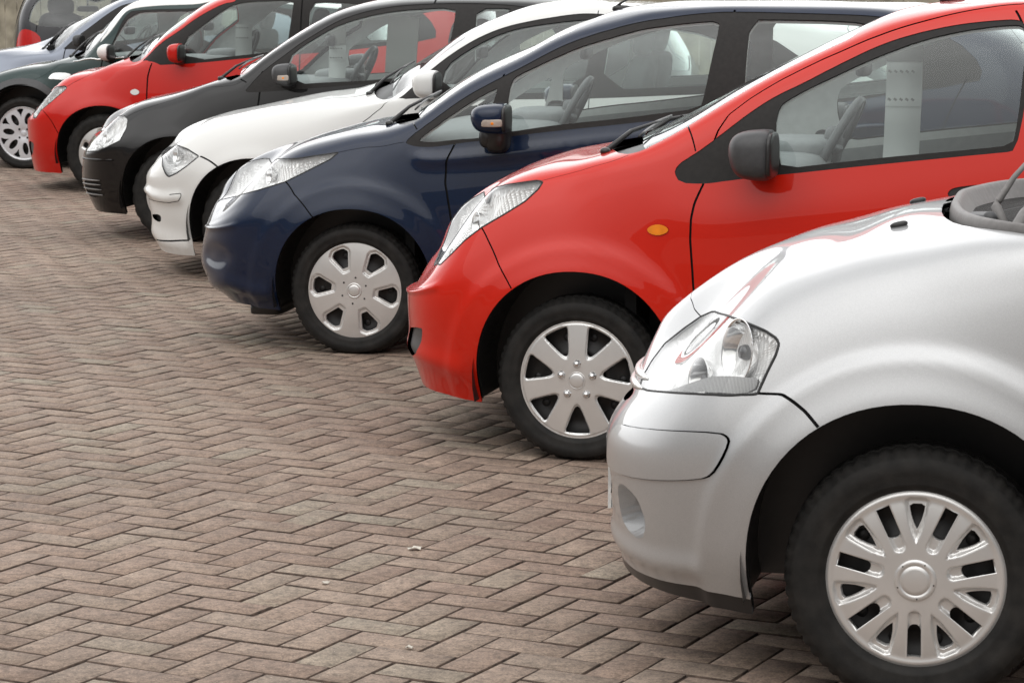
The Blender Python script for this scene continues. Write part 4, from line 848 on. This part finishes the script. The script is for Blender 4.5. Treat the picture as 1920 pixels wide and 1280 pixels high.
 'black':{'W':0.82,'sc':-0.32,'L':(2.46,2.6),'hood':((-0.686,0.701),(-0.526,0.787),(-0.374,0.836),(-0.195,0.875),(0.015,0.933),(0.241,1.01),(0.37,1.104),(0.501,1.176),(0.673,1.284),(0.844,1.37),(1.081,1.442)),'roof':((1.35,1.48),(1.8,1.49),(2.3,1.47),(2.7,1.42)),'belt':((0.428,0.889),(0.702,0.939),(1.33,0.985),(1.8,1.02),(2.5,1.05)),'gut':((0.357,0.96),(0.52,1.087),(0.671,1.191),(0.828,1.286),(0.987,1.365),(1.18,1.41),(1.374,1.432),(1.696,1.442),(2.0,1.44),(2.4,1.41),(2.7,1.36)),'xn':(-0.697,-0.767,-0.738,-0.722,-0.73,-0.72,-0.71),'xr':(2.98,3.06,3.1,3.05,2.85,2.8,2.78),'rearz':(0.28,0.36,0.62,1.0,1.34,1.39,1.41),'zb':0.165,'c':(0.15,0.045,0.012),'aR':0.72,'aA':0.9,'hl':0.64,'w4':0.8,'cladding_w':0,'pos':(-2.026,15.683),'phi':0.18,'arch':(0,0.28,0.345,0.36),'regions':{'window_trim':((0.424,0.773),(0.465,0.864),(0.532,0.952),(0.686,1.002),(0.76,1.026),(0.917,1.044),(1.074,1.066),(1.217,1.081),(1.377,1.091),(1.683,1.097),(1.9,1.091),(2.3,1.039),(2.5,0.95),(2.579,0.807),(2.3,0.734),(1.8,0.722),(1.333,0.731),(1.091,0.723),(0.707,0.715),(0.525,0.732)),'side_window':((0.705,0.752),(0.69,0.956),(0.764,0.991),(0.921,1.013),(1.08,1.028),(1.223,1.041),(1.383,1.049),(1.688,1.055),(1.689,0.974),(1.675,0.894),(1.651,0.796),(1.632,0.743),(1.333,0.745),(1.09,0.743)),'rear_window':((1.815,1.047),(2.025,1.052),(2.0,1.02),(2.25,0.968),(2.33,0.885),(2.3,0.77),(1.8,0.752),(1.829,0.764),(1.822,0.901)),'headlight':((-0.907,0.48),(-0.924,0.618),(-0.933,0.76),(-0.914,0.874),(-0.929,0.991),(-0.953,1.108),(-1.119,1.241),(-1.25,1.329),(-1.18,1.607),(-0.505,1.21),(-0.409,1.065),(-0.364,1.013),(-0.319,0.884),(-0.314,0.786),(-0.315,0.701),(-0.32,0.663),(-0.326,0.625),(-0.331,0.588),(-0.338,0.552),(-0.344,0.517),(-0.362,0.504),(-0.382,0.492),(-0.404,0.479),(-0.428,0.467),(-0.455,0.455),(-0.488,0.443),(-0.523,0.431),(-0.562,0.418),(-0.61,0.426),(-0.665,0.435),(-0.734,0.447)),'lower_grille':((-0.857,0.169),(-0.659,0.173),(-0.543,0.168),(-0.557,0.1),(-0.64,0.069),(-0.927,0.07))},'seams':(((0.532,0.952),(0.525,0.742),(0.523,0.683),(0.518,0.637),(0.5,0.497),(0.45,0.291),(0.46,0.065),(0.5,0.053),(1.46,0.053),(1.55,0.107),(1.56,0.371),(1.57,0.736),(1.56,0.919),(1.55,1.252)),((1.57,0.646),(1.56,0.371),(1.55,0.065),(2.0,0.057),(2.13,0.235),(2.2,0.383),(2.4,0.611),(2.52,0.858)),((-0.924,0.33),(-0.602,0.309),(-0.391,0.302)),((-0.332,0.935),(-0.124,1.005),(0.222,1.04),(0.41,1.04)),((0.391,1.129),(0.436,0.938)))},
 'swift':{'W':0.84,'sc':-0.32,'L':(2.38,2.5),'hood':((-0.66,0.735),(-0.55,0.79),(-0.44,0.84),(-0.3,0.885),(-0.141,0.91),(-0.02,0.955),(0.095,1.03),(0.254,1.15),(0.415,1.25),(0.627,1.385),(0.8,1.46)),'roof':((0.95,1.5),(1.3,1.52),(2.0,1.51),(2.5,1.46)),'belt':((0.38,0.951),(0.623,0.964),(1.247,1.025),(1.8,1.05),(2.4,1.08)),'gut':((0.246,0.945),(0.411,1.093),(0.581,1.209),(0.719,1.314),(0.877,1.395),(1.1,1.46),(1.5,1.475),(2.0,1.47),(2.5,1.42)),'xn':(-0.74,-0.76,-0.75,-0.725,-0.715,-0.71,-0.7),'xr':(2.85,2.92,2.95,2.92,2.75,2.7,2.66),'rearz':(0.28,0.36,0.62,1.0,1.36,1.4,1.42),'zb':0.14,'c':(0.15,0.045,0.012),'aR':0.8,'aA':0.9,'hl':0.64,'w4':0.8,'cladding_w':0,'pos':(-3.014,19.216),'phi':0.18,'arch':(0,0.29,0.36,0.352),'regions':{'window_trim':((0.281,1.005),(0.416,1.084),(0.587,1.085),(0.768,1.069),(0.906,1.077),(0.989,1.051),(1.0,1.081),(1.4,1.055),(2.0,1.042),(2.35,0.989),(2.501,0.865),(2.5,0.777),(1.9,0.739),(1.252,0.721),(0.628,0.723),(0.385,0.715)),'side_window':((0.628,0.744),(0.62,0.931),(0.738,0.962),(0.932,1.026),(0.992,1.028),(1.2,1.02),(1.42,1.015),(1.44,0.991),(1.4,0.761),(1.251,0.743)),'rear_window':((1.56,0.772),(1.56,0.999),(1.7,1.008),(2.1,0.971),(2.25,0.907),(2.3,0.785),(1.9,0.768)),'headlight':((-0.694,0.452),(-0.699,0.538),(-0.792,0.752),(-0.97,0.972),(-0.433,1.047),(-0.372,0.957),(-0.336,0.917),(-0.309,0.895),(-0.286,0.826),(-0.306,0.787),(-0.326,0.75),(-0.343,0.728),(-0.36,0.707),(-0.379,0.687),(-0.399,0.667),(-0.422,0.648),(-0.45,0.628),(-0.48,0.609),(-0.513,0.588),(-0.548,0.566),(-0.57,0.517),(-0.597,0.469),(-0.629,0.423)),'side_repeater':((0.222,0.526),(0.234,0.537),(0.259,0.541),(0.283,0.533),(0.296,0.521),(0.284,0.509),(0.259,0.504),(0.235,0.512)),'fog_insert':((-0.926,0.168),(-0.737,0.166),(-0.724,0.132),(-0.811,0.082),(-0.98,0.071))},'seams':(((0.384,0.743),(0.355,0.614),(0.349,0.493),(0.36,0.296),(0.38,0.091),(0.44,0.055),(1.36,0.053),(1.46,0.107),(1.49,0.372),(1.5,0.708),(1.5,1.04)),((-0.288,0.85),(-0.062,1.148),(0.236,1.082)),((-0.518,0.547),(-0.402,0.367),(-0.337,0.236)))},
 'mini':{'W':0.83,'sc':-0.32,'L':(2.47,2.55),'hood':((-0.55,0.7),(-0.48,0.745),(-0.3,0.8),(-0.119,0.85),(0.08,0.875),(0.22,0.905),(0.36,1.02),(0.539,1.17),(0.721,1.325)),'roof':((0.75,1.37),(1.0,1.4),(1.5,1.41),(2.1,1.4),(2.6,1.36)),'belt':((0.763,0.905),(1.027,0.924),(1.6,0.95),(2.5,0.985)),'gut':((0.49,0.889),(0.6,0.985),(0.752,1.146),(0.881,1.314),(1.152,1.35),(1.491,1.363),(1.6,1.385),(2.1,1.37),(2.6,1.33)),'xn':(-0.6,-0.63,-0.65,-0.64,-0.62,-0.61,-0.6),'xr':(2.9,2.98,3.0,2.95,2.8,2.74,2.7),'rearz':(0.28,0.36,0.62,0.95,1.3,1.34,1.36),'zb':0.19,'c':(0.15,0.045,0.012),'aR':0.78,'aA':0.9,'hl':0.66,'w4':0.8,'cladding_w':0.055,'pos':(-4.041,21.556),'phi':0.18,'arch':(0,0.3,0.37,0.385),'regions':{'window_trim':((0.712,0.748),(0.793,0.942),(0.89,1.064),(0.991,1.053),(1.164,1.044),(1.503,1.039),(1.6,1.047),(2.2,1.047),(2.45,0.975),(2.5,0.754),(2.4,0.72),(1.8,0.73),(1.4,0.738),(1.032,0.731)),'side_window':((0.767,0.757),(0.76,0.893),(0.939,1.039),(1.167,1.025),(1.484,1.019),(1.45,1.046),(1.47,0.772),(1.031,0.752)),'rear_window':((1.55,0.772),(1.55,1.022),(2.1,1.011),(2.3,0.966),(2.35,0.756)),'scuttle_trim':((0.228,0.614),(0.263,0.669),(0.326,0.632),(0.419,0.597),(0.438,0.573),(0.421,0.547),(0.338,0.547))},'seams':(((0.7,0.742),(0.66,0.388),(0.6,0.089),(0.66,0.053),(1.5,0.053),(1.56,0.278),(1.52,0.742)),((0.382,0.916),(0.272,0.765),(0.082,0.754))),'chrome':((0.44,1.0),(0.62,0.753),(0.767,0.743),(1.031,0.744),(1.6,0.731),(2.4,0.717))},
 'grey':{'W':0.86,'sc':-0.32,'L':(2.6,2.75),'hood':((-0.6,0.76),(-0.4,0.85),(-0.2,0.885),(-0.05,0.91),(0.1,0.96),(0.355,1.1),(0.591,1.21),(0.766,1.3)),'roof':((1.2,1.42),(1.6,1.45),(2.2,1.44),(2.8,1.38)),'belt':((0.481,0.833),(0.719,0.859),(1.5,1.0),(2.5,1.04)),'gut':((0.389,0.856),(0.611,1.036),(0.81,1.176),(0.969,1.286),(1.07,1.336),(1.5,1.4),(2.1,1.4),(2.7,1.34)),'xn':(-0.68,-0.73,-0.75,-0.73,-0.71,-0.7,-0.69),'xr':(3.15,3.22,3.27,3.22,2.95,2.9,2.86),'rearz':(0.28,0.36,0.62,0.98,1.32,1.37,1.39),'zb':0.19,'c':(0.15,0.045,0.012),'aR':0.72,'aA':0.9,'hl':0.62,'w4':0.8,'cladding_w':0,'pos':(-4.762,24.841),'phi':0.18,'arch':(0,0.29,0.355,0.36),'regions':{'window_trim':((0.491,0.874),(0.628,0.994),(0.827,1.034),(0.989,1.038),(1.104,1.051),(1.4,1.038),(2.0,1.019),(2.4,0.966),(2.55,0.819),(2.5,0.75),(2.0,0.732),(1.3,0.717),(0.751,0.734)),'side_window':((0.86,0.798),(0.88,0.933),(1.1,0.967),(1.35,1.001),(1.48,0.999),(1.5,0.731)),'rear_window':((1.6,0.734),(1.6,0.997),(2.0,0.98),(2.3,0.919),(2.36,0.76),(2.0,0.741)),'headlight':((-0.945,1.247),(-0.915,1.614),(-0.606,1.374),(-0.42,0.826),(-0.59,0.767))},'seams':(((0.55,0.896),(0.52,0.393),(0.5,0.089),(0.55,0.052),(1.48,0.053),(1.55,0.281),(1.53,0.738)),)}}
# ---------------------------------------------------------------- ground
def sheetplane(name,x0,y0,x1,y1,z,mat): return mesh(name,[(x0,y0,z),(x1,y0,z),(x1,y1,z),(x0,y1,z)],[(0,1,2,3)],mat,smooth=False)
tag(sheetplane('ground',-250,-200,250,400,-.022,'yard_ground'),kind='structure')
tag(sheetplane('paving_bed',-14.5,-6,16,40,-.0052,'joint_sand'),kind='structure')
def paving():
    wd=.1105; an=math.radians(62.5); e1=np.array([math.cos(an),math.sin(an)]); e2=np.array([-e1[1],e1[0]])
    B=[]
    for ix in range(-420,420):
        for iy in range(-420,420):
            d=(ix-iy)%4
            if d not in (0,3): continue
            q=(1,.5) if d==0 else (.5,1)
            p=e1*(ix+q[0])*wd+e2*(iy+q[1])*wd+np.array([0,14.])
            if 3.6<p[1]<36 and -.30*p[1]-3.2<p[0]<.24*p[1]+3.2: B.append((p[0],p[1],d==0))
    B=np.array(B,float); n=len(B); hor=B[:,2]>.5
    u=np.where(hor[:,None],e1,e2); v=np.where(hor[:,None],e2,e1)*np.where(hor,1,-1)[:,None]
    hl=wd-.0031+rng.normal(0,.0007,n); hw=wd/2-.0031+rng.normal(0,.0006,n)
    cz=rng.normal(0,.0007,n); tu=rng.normal(0,.004,n); tv=rng.normal(0,.006,n); rot=rng.normal(0,.006,n); jit=rng.normal(0,.0007,(n,2))
    c=B[:,:2]+jit; cu=u*np.cos(rot)[:,None]+v*np.sin(rot)[:,None]; cv=v*np.cos(rot)[:,None]-u*np.sin(rot)[:,None]
    V=np.zeros((n,12,3)); k=0
    for ins,dz in ((.0021,0.),(0.,-.0030),(0.,-.016)):
        for a,b in ((-1,-1),(1,-1),(1,1),(-1,1)):
            lu=a*(hl-ins); lv=b*(hw-ins); xy=c+cu*lu[:,None]+cv*lv[:,None]
            V[:,k,:2]=xy; V[:,k,2]=cz+dz+tu*lu+tv*lv-(abs(rng.normal(0,.0007,n)) if ins else 0); k+=1
    base=(np.arange(n)*12)[:,None,None]
    q=np.array([[0,1,2,3]]+[[4+i,4+(i+1)%4,(i+1)%4,i] for i in range(4)]+[[8+i,8+(i+1)%4,4+(i+1)%4,4+i] for i in range(4)])
    Fq=(q[None]+base).reshape(-1,4)
    me=bpy.data.meshes.new('paving'); me.vertices.add(n*12); me.vertices.foreach_set('co',V.reshape(-1))
    me.loops.add(Fq.size); me.loops.foreach_set('vertex_index',Fq.reshape(-1)); me.polygons.add(len(Fq)); me.polygons.foreach_set('loop_start',np.arange(0,Fq.size,4)); me.polygons.foreach_set('loop_total',np.full(len(Fq),4))
    me.materials.append(MATS['block_paving']); me.materials.append(MATS['joint_sand']); me.polygons.foreach_set('material_index',np.tile([0]+[1]*8,n).astype(np.int32))
    me.update(calc_edges=True)
    t_=rng.random(n)*.86; pale=rng.random(n)<.10; t_[pale]=.88+.12*rng.random(pale.sum())
    at=me.attributes.new('tone','FLOAT','FACE'); at.data.foreach_set('value',np.repeat(t_,9))
    o=link('paving',me,'block_paving'); tag(o,kind='structure'); return o
paving()
# ---------------------------------------------------------------- the row of cars
D_=DATA
red,Sr,pr,_=make_car('red',D_['red'],'paint_red','bright red hatchback with black mirror, between the navy and the silver car',wsF=.93,wheel='red',Rt=.281,tw=.165,dens=.019,
  ridges=[('arch',0,.27,.435,.012,.028),('line',[(-1.45,.50),(-.95,.47),(-.58,.47)],.010,.030),('line',[(.35,.60),(1.0,.63),(1.6,.66),(2.2,.68)],.006,.09),('line',[(-1.2,.14),(-.75,.12),(-.45,.10)],.012,.035)],
  mir=dict(x=.612,z=1.043,hx=.083,hy=.105,hz=.080,mat='dark_plastic',out=.085,foot=.985))
blue,Sb,pb,_=make_car('blue',D_['blue'],'paint_blue','navy blue hatchback with swept-back headlight beside the white car',wsF=.97,wheel='blue',Rt=.284,tw=.175,dens=.021,
  ridges=[('arch',0,.275,.44,.012,.028),('blob',-.80,.21,.17,.060,-.016,2),('line',[(-1.3,.42),(-.9,.40),(-.6,.42)],.008,.03),('line',[(.30,.655),(.6,.66),(1.0,.675),(1.7,.70),(2.3,.72)],.016,.034),('line',[(.45,.24),(1.0,.22),(1.6,.26)],.012,.05),('line',[tuple(p) for p in D_['blue']['lip']]+[(-.40,.07)],.022,.03)],
  mir=dict(x=.628,z=1.020,hx=.088,hy=.105,hz=.062,mat='paint_blue',out=.115,foot=.90,stem=True,lamp=True))
silver,Ss,ps,_=make_car('silver',D_['silver'],'paint_silver','silver hatchback nearest the camera with large clear headlight',wsF=1.05,wheel='silver',Rt=.297,tw=.175,dens=.0165,
  fine=[(D_['silver']['sc'],.45,.0165),(.45,D_['silver']['L'][1],.045)],
  ridges=[('arch',0,.305,.475,.014,.020),('line',[(-1.45,.08),(-1.0,.075),(-.75,.075),(-.55,.085)],.014,.022)])
white,Sw,pw,_=make_car('white',D_['white'],'paint_white','white hatchback with triangular headlight and lip spoiler beside the navy car',wsF=1.15,wheel='std',Rt=.300,tw=.185,dens=.026,denscab=.034,
  ridges=[('line',[(-1.5,.30)]+[tuple(p) for p in D_['white']['rub']],.020,.035),('line',[(-1.5,.045)]+[tuple(p) for p in D_['white']['lip']],.026,.030)],
  mir=dict(x=.962,z=1.045,hx=.075,hy=.10,hz=.072,mat='paint_white',out=.09,foot=.985))
black,Sk,pk,_=make_car('black',D_['black'],'paint_black','black hatchback with black mirror, between the white car and a red one',wsF=.86,wheel='std',Rt=.290,tw=.175,dens=.028,denscab=.036,
  mir=dict(x=.711,z=1.015,hx=.070,hy=.095,hz=.066,mat='dark_plastic',out=.08,foot=.96,lamp=True))
swift,Sf,pf,_=make_car('swift',D_['swift'],'paint_orange_red','red hatchback with red mirror and black pillars, behind the black car',wsF=.66,wheel='std',Rt=.296,tw=.18,dens=.03,denscab=.038,
  mir=dict(x=.605,z=1.03,hx=.058,hy=.09,hz=.068,mat='paint_orange_red',out=.08,foot=.97))
mini,Sm,pm,_=make_car('mini',D_['mini'],'paint_green','dark green hatchback with white roof, white mirror and white petal alloy wheel',wsF=.76,wheel='mini',Rt=.300,tw=.19,dens=.032,denscab=.038,
  mir=dict(x=.770,z=.962,hx=.062,hy=.10,hz=.068,mat='paint_white',out=.08,foot=.91,e=.9))
grey,Sg,pg,_=make_car('grey',D_['grey'],'paint_grey_blue','pale blue-grey hatchback with dark mirror, half hidden behind the dark green car',wsF=.80,wheel='std',Rt=.295,tw=.18,dens=.034,denscab=.04,
  mir=dict(x=.728,z=.965,hx=.045,hy=.09,hz=.060,mat='dark_plastic',out=.08,foot=.90))
ang=-math.pi/2+.20; rx,ry=math.cos(ang),math.sin(ang)
dk=dict(D_['black']); dk['W']=.86
far_,Sx,px_,_=make_car('far',dk,'paint_dark_grey','dark grey hatchback seen from behind with a bright red tail light',wsF=.86,wheel='std',Rt=.29,tw=.175,dens=.045,denscab=.035,loc=(-4.30-rx*3.1,27.3-ry*3.1,0),rz=ang,group='x')
del far_['group']
# ---------------------------------------------------------------- car details seen in the photograph
def tube_on(S,pts,r,lift=0,side=1,n=8): 
    mb=MB(); mb.tube([tuple(local(S.ev(np.array(p))+S.nor(np.array(p))*lift,side)) for p in pts],r,n); return mb
def pod(S,p,r,name,mat,parent,side=1,lift=.004,e=(.7,.8)):
    c=local(S.ev(np.array(p))+S.nor(np.array(p))*lift,side); mb=MB(); mb.sup(tuple(c),r,e,16); return mb.build(name,mat,parent)
hood=ps.get('bonnet',ps['body'])[0]
for sd in (1,-1):
    c=local(Ss.ev(np.array((-.086,1.50)))+Ss.nor(np.array((-.086,1.50)))*.004,sd); mb=MB()
    mb.sup((c[0],c[1],c[2]),(.022,.012,.008),(.8,.8),14,Matrix.Rotation(math.radians(-14),3,'Y')); mb.build('washer_nozzle','satin_black',hood)
for k,t_ in enumerate((.80,.93)):
    for sd in (1,-1):
        s_=[Ss.s0+.02+.46*i/12 for i in range(13)]; mb=tube_on(Ss,[(a,t_+.03*math.sin((a-Ss.s0)*5)) for a in s_],[.011]*10+[.009,.006,.003],.001,sd); mb.build('grille_bar','cover_bright',silver)
xc=D_['silver']['xn'][1]
mb=MB(); mb.box((xc+.006,0,.36),(.004,.26,.055)); mb.build('number_plate','number_plate',silver,smooth=False)
def antenna(S,car,x,L_=.35,t=1.83,mat='satin_black'):
    b_=local(S.ev(np.array((x,t))),1); mb=MB(); mb.sup((b_[0]+.02,0,b_[2]+.006),(.045,.02,.016),(.7,.8),14); mb.tube([(b_[0]-.01,0,b_[2]+.01),(b_[0]+.02,0,b_[2]+.035),(b_[0]+L_*.86,0,b_[2]+L_*.5)],[.008,.005,.003],8); mb.build('aerial',mat,car)
antenna(Sb,blue,1.02); antenna(Sr,red,1.12)
def handle(S,car,doors,x,t,mat,gl='gap_dark'):
    for k,sd in enumerate((1,-1)):
        par=doors[k] if len(doors)>1 else car
        p=[(x-.11,t-.004),(x-.06,t),(x,t+.002),(x+.06,t+.001),(x+.10,t-.002)]
        mb=tube_on(S,p,[.006,.011,.012,.011,.007],.028,sd,10); mb.build('door_handle',mat,par)
for S_,c_,p_,x_,x2,m_ in ((Sb,blue,pb,1.45,2.15,'paint_blue'),(Ss,silver,ps,1.30,None,'paint_silver'),(Sw,white,pw,1.52,None,'paint_white'),(Sk,black,pk,1.38,2.05,'paint_black'),(Sf,swift,pf,1.28,None,'paint_orange_red'),(Sm,mini,pm,1.32,None,'chrome'),(Sg,grey,pg,1.30,None,'paint_grey_blue')):
    handle(S_,c_,p_.get('front_door',[c_]),x_,.655,m_)
    if x2: handle(S_,c_,p_.get('rear_door',[c_]),x2,.66,m_)
# the silver car's wiper arms stand up out of the cowl at the edge of the photograph
for pts,r in (([(.158,-.30,1.00),(.152,-.295,1.040),(.136,-.285,1.078),(.142,-.28,1.090),(.176,-.27,1.145),(.235,-.25,1.215)],[.012,.013,.012,.009,.007,.005]),([(.195,-.50,1.00),(.190,-.48,1.045),(.205,-.44,1.075),(.262,-.34,1.128),(.30,-.10,1.170)],[.015,.015,.012,.010,.007])):
    mb=MB(); mb.tube(pts,r,12); mb.build('wiper_arm','grey_plastic',silver)
mb=MB(); mb.sup((.105,-.30,1.045),(.035,.06,.018),(.5,.6),18); mb.sup((.125,-.34,1.050),(.018,.018,.020),(.8,.8),14); mb.build('wiper_pivot','dark_plastic',silver)
for k in range(4):
    for sd in (1,-1):
        mb=tube_on(Sk,[(a,.085+.027*k) for a in np.linspace(-.93,-.56,8)],[.0035,.005,.005,.005,.005,.005,.004,.002],.004,sd,8); mb.build('grille_slat','grey_plastic',black)
for sd in (1,-1): tube_on(Sk,[(-1.2,.345),(-.92,.332),(-.75,.325),(-.6,.318),(-.41,.308)],[.007,.007,.007,.006,.003],.002,sd,8).build('bumper_strip','dark_plastic',black)
mb=MB(); mb.sup((-.44,-.42,.165),(.075,.24,.030),(.3,.3),20); mb.build('splash_tray','satin_black',blue)
# windscreen price hangers: folded paper strips hanging inside three of the cars
def to_world(car,x,y,z):
    c,s=math.cos(car.rotation_euler.z),math.sin(car.rotation_euler.z); return (car.location.x+x*c-y*s,car.location.y+x*s+y*c,z)
def hanger(car,x,y,z0,z1,w,label,dark_top=0,turn=0.0):
    loc=to_world(car,x,y,0); root=empty('paper_hanger',(loc[0],loc[1],z0),car.rotation_euler.z+turn,label=label,cat='paper sign',group='paper hangers inside the car windows')
    H=z1-z0; n=14; V=[];Fc=[]
    def band(a,b,name,mat,off=0):
        V=[];Fc=[]
        for i in range(n+1):
            z=a+(b-a)*i/n; yb=.010*math.sin(z*9)+off+.004*math.sin(z*31)
            for j in range(5):
                xx=(-.5+j/4)*w; V.append((xx+.01*math.sin(z*3),yb+.006*math.cos(j*1.3),z))
        for i in range(n):
            for j in range(4): Fc.append((i*5+j,i*5+j+1,i*5+j+6,i*5+j+5))
        k=len(V); V+= [(x_,y_+.0012,z_) for x_,y_,z_ in V]; Fc+=[tuple(q+k for q in f)[::-1] for f in Fc]
        return mesh(name,V,Fc,mat,root)
    top=H*(1-dark_top)
    band(0,top*.56,'paper_sheet','paper',.004); band(top*.55,top,'paper_sheet','paper')
    if dark_top: band(top,H,'paper_header','paper_grey',-.003)
    for zz in (top*.62,top*.9):
        mb=MB()
        for j in range(5): mb.box(((-.32+.16*j)*w,-.012,zz),(.006,.0008,.004),Matrix.Rotation(.6,3,'Y'))
        mb.build('punched_slots','paper_grey',root,smooth=False,kind='stuff')
hanger(red,.975,-.02,.97,1.385,.125,'white paper strip hanging behind the side window of the front red car',.17)
hanger(black,.80,.0,.96,1.30,.105,'white paper strip with dark header hanging inside the black car',.40,.1)
hanger(swift,.84,.0,.95,1.22,.13,'white paper strip hanging inside the red car with red mirror',.0)
mb=MB(); mb.box((0,0,0),(.095,.004,.17),Matrix.Rotation(math.radians(4),3,'Y')); l_=to_world(black,1.32,-.45,1.18)
o=mb.build('window_card','paper_grey',smooth=False); o.location=l_; o.rotation_euler.z=black.rotation_euler.z; tag(o,'dark rectangular card standing in the side window of the black car','card')
# ---------------------------------------------------------------- fence behind the row
fence=empty('timber_fence',(-8,33,0),label='tall weathered board fence behind the parked cars at far left',cat='fence')
for k in range(30):
    x=-6+k*.9; mb=MB()
    for j in range(6): mb.box((x+.075+.15*j,random.uniform(-.006,.006),1.15),(.071,.011,1.15+random.uniform(-.02,.02)))
    mb.build('board_panel','fence_timber',fence,smooth=False)
    if k%3==0: mb=MB(); mb.box((x,.08,1.15),(.05,.05,1.18)); mb.build('post','fence_timber',fence,smooth=False)
for z in (.4,1.15,1.95): mb=MB(); mb.box((7.5,.04,z),(13.5,.022,.045)); mb.build('rail','fence_timber',fence,smooth=False)
# ---------------------------------------------------------------- litter and a stain on the paving
def scrap(loc,sz,label,seed,rot=0):
    r=random.Random(seed); n=11; V=[(0,0,.006)]; 
    for i in range(n): a=2*math.pi*i/n; q=r.uniform(.65,1.1); V.append((math.cos(a)*sz[0]*q,math.sin(a)*sz[1]*q,.003+r.uniform(0,.006)))
    Fc=[(0,1+i,1+(i+1)%n) for i in range(n)]; V2=V+[(x,y,z-.002) for x,y,z in V]; Fc+=[tuple(n+1+q for q in f)[::-1] for f in Fc[:n]]+[(1+i,n+2+i,n+2+(i+1)%n,1+(i+1)%n) for i in range(n)]
    o=mesh('paper_scrap',V2,Fc,'litter',smooth=False); o.location=(loc[0],loc[1],.001); o.rotation_euler.z=rot; tag(o,label,'litter',group='scraps of litter on the paving')
scrap((-.273,7.265),(.024,.018),'pale scrap of litter on the paving left of the silver bumper',1,.2)
scrap((-.50,6.842),(.012,.012),'small white crumb on the paving below the larger pale scrap',2)
scrap((-.248,6.169),(.012,.010),'small white flake on the paving near the bottom edge of the photo',4)
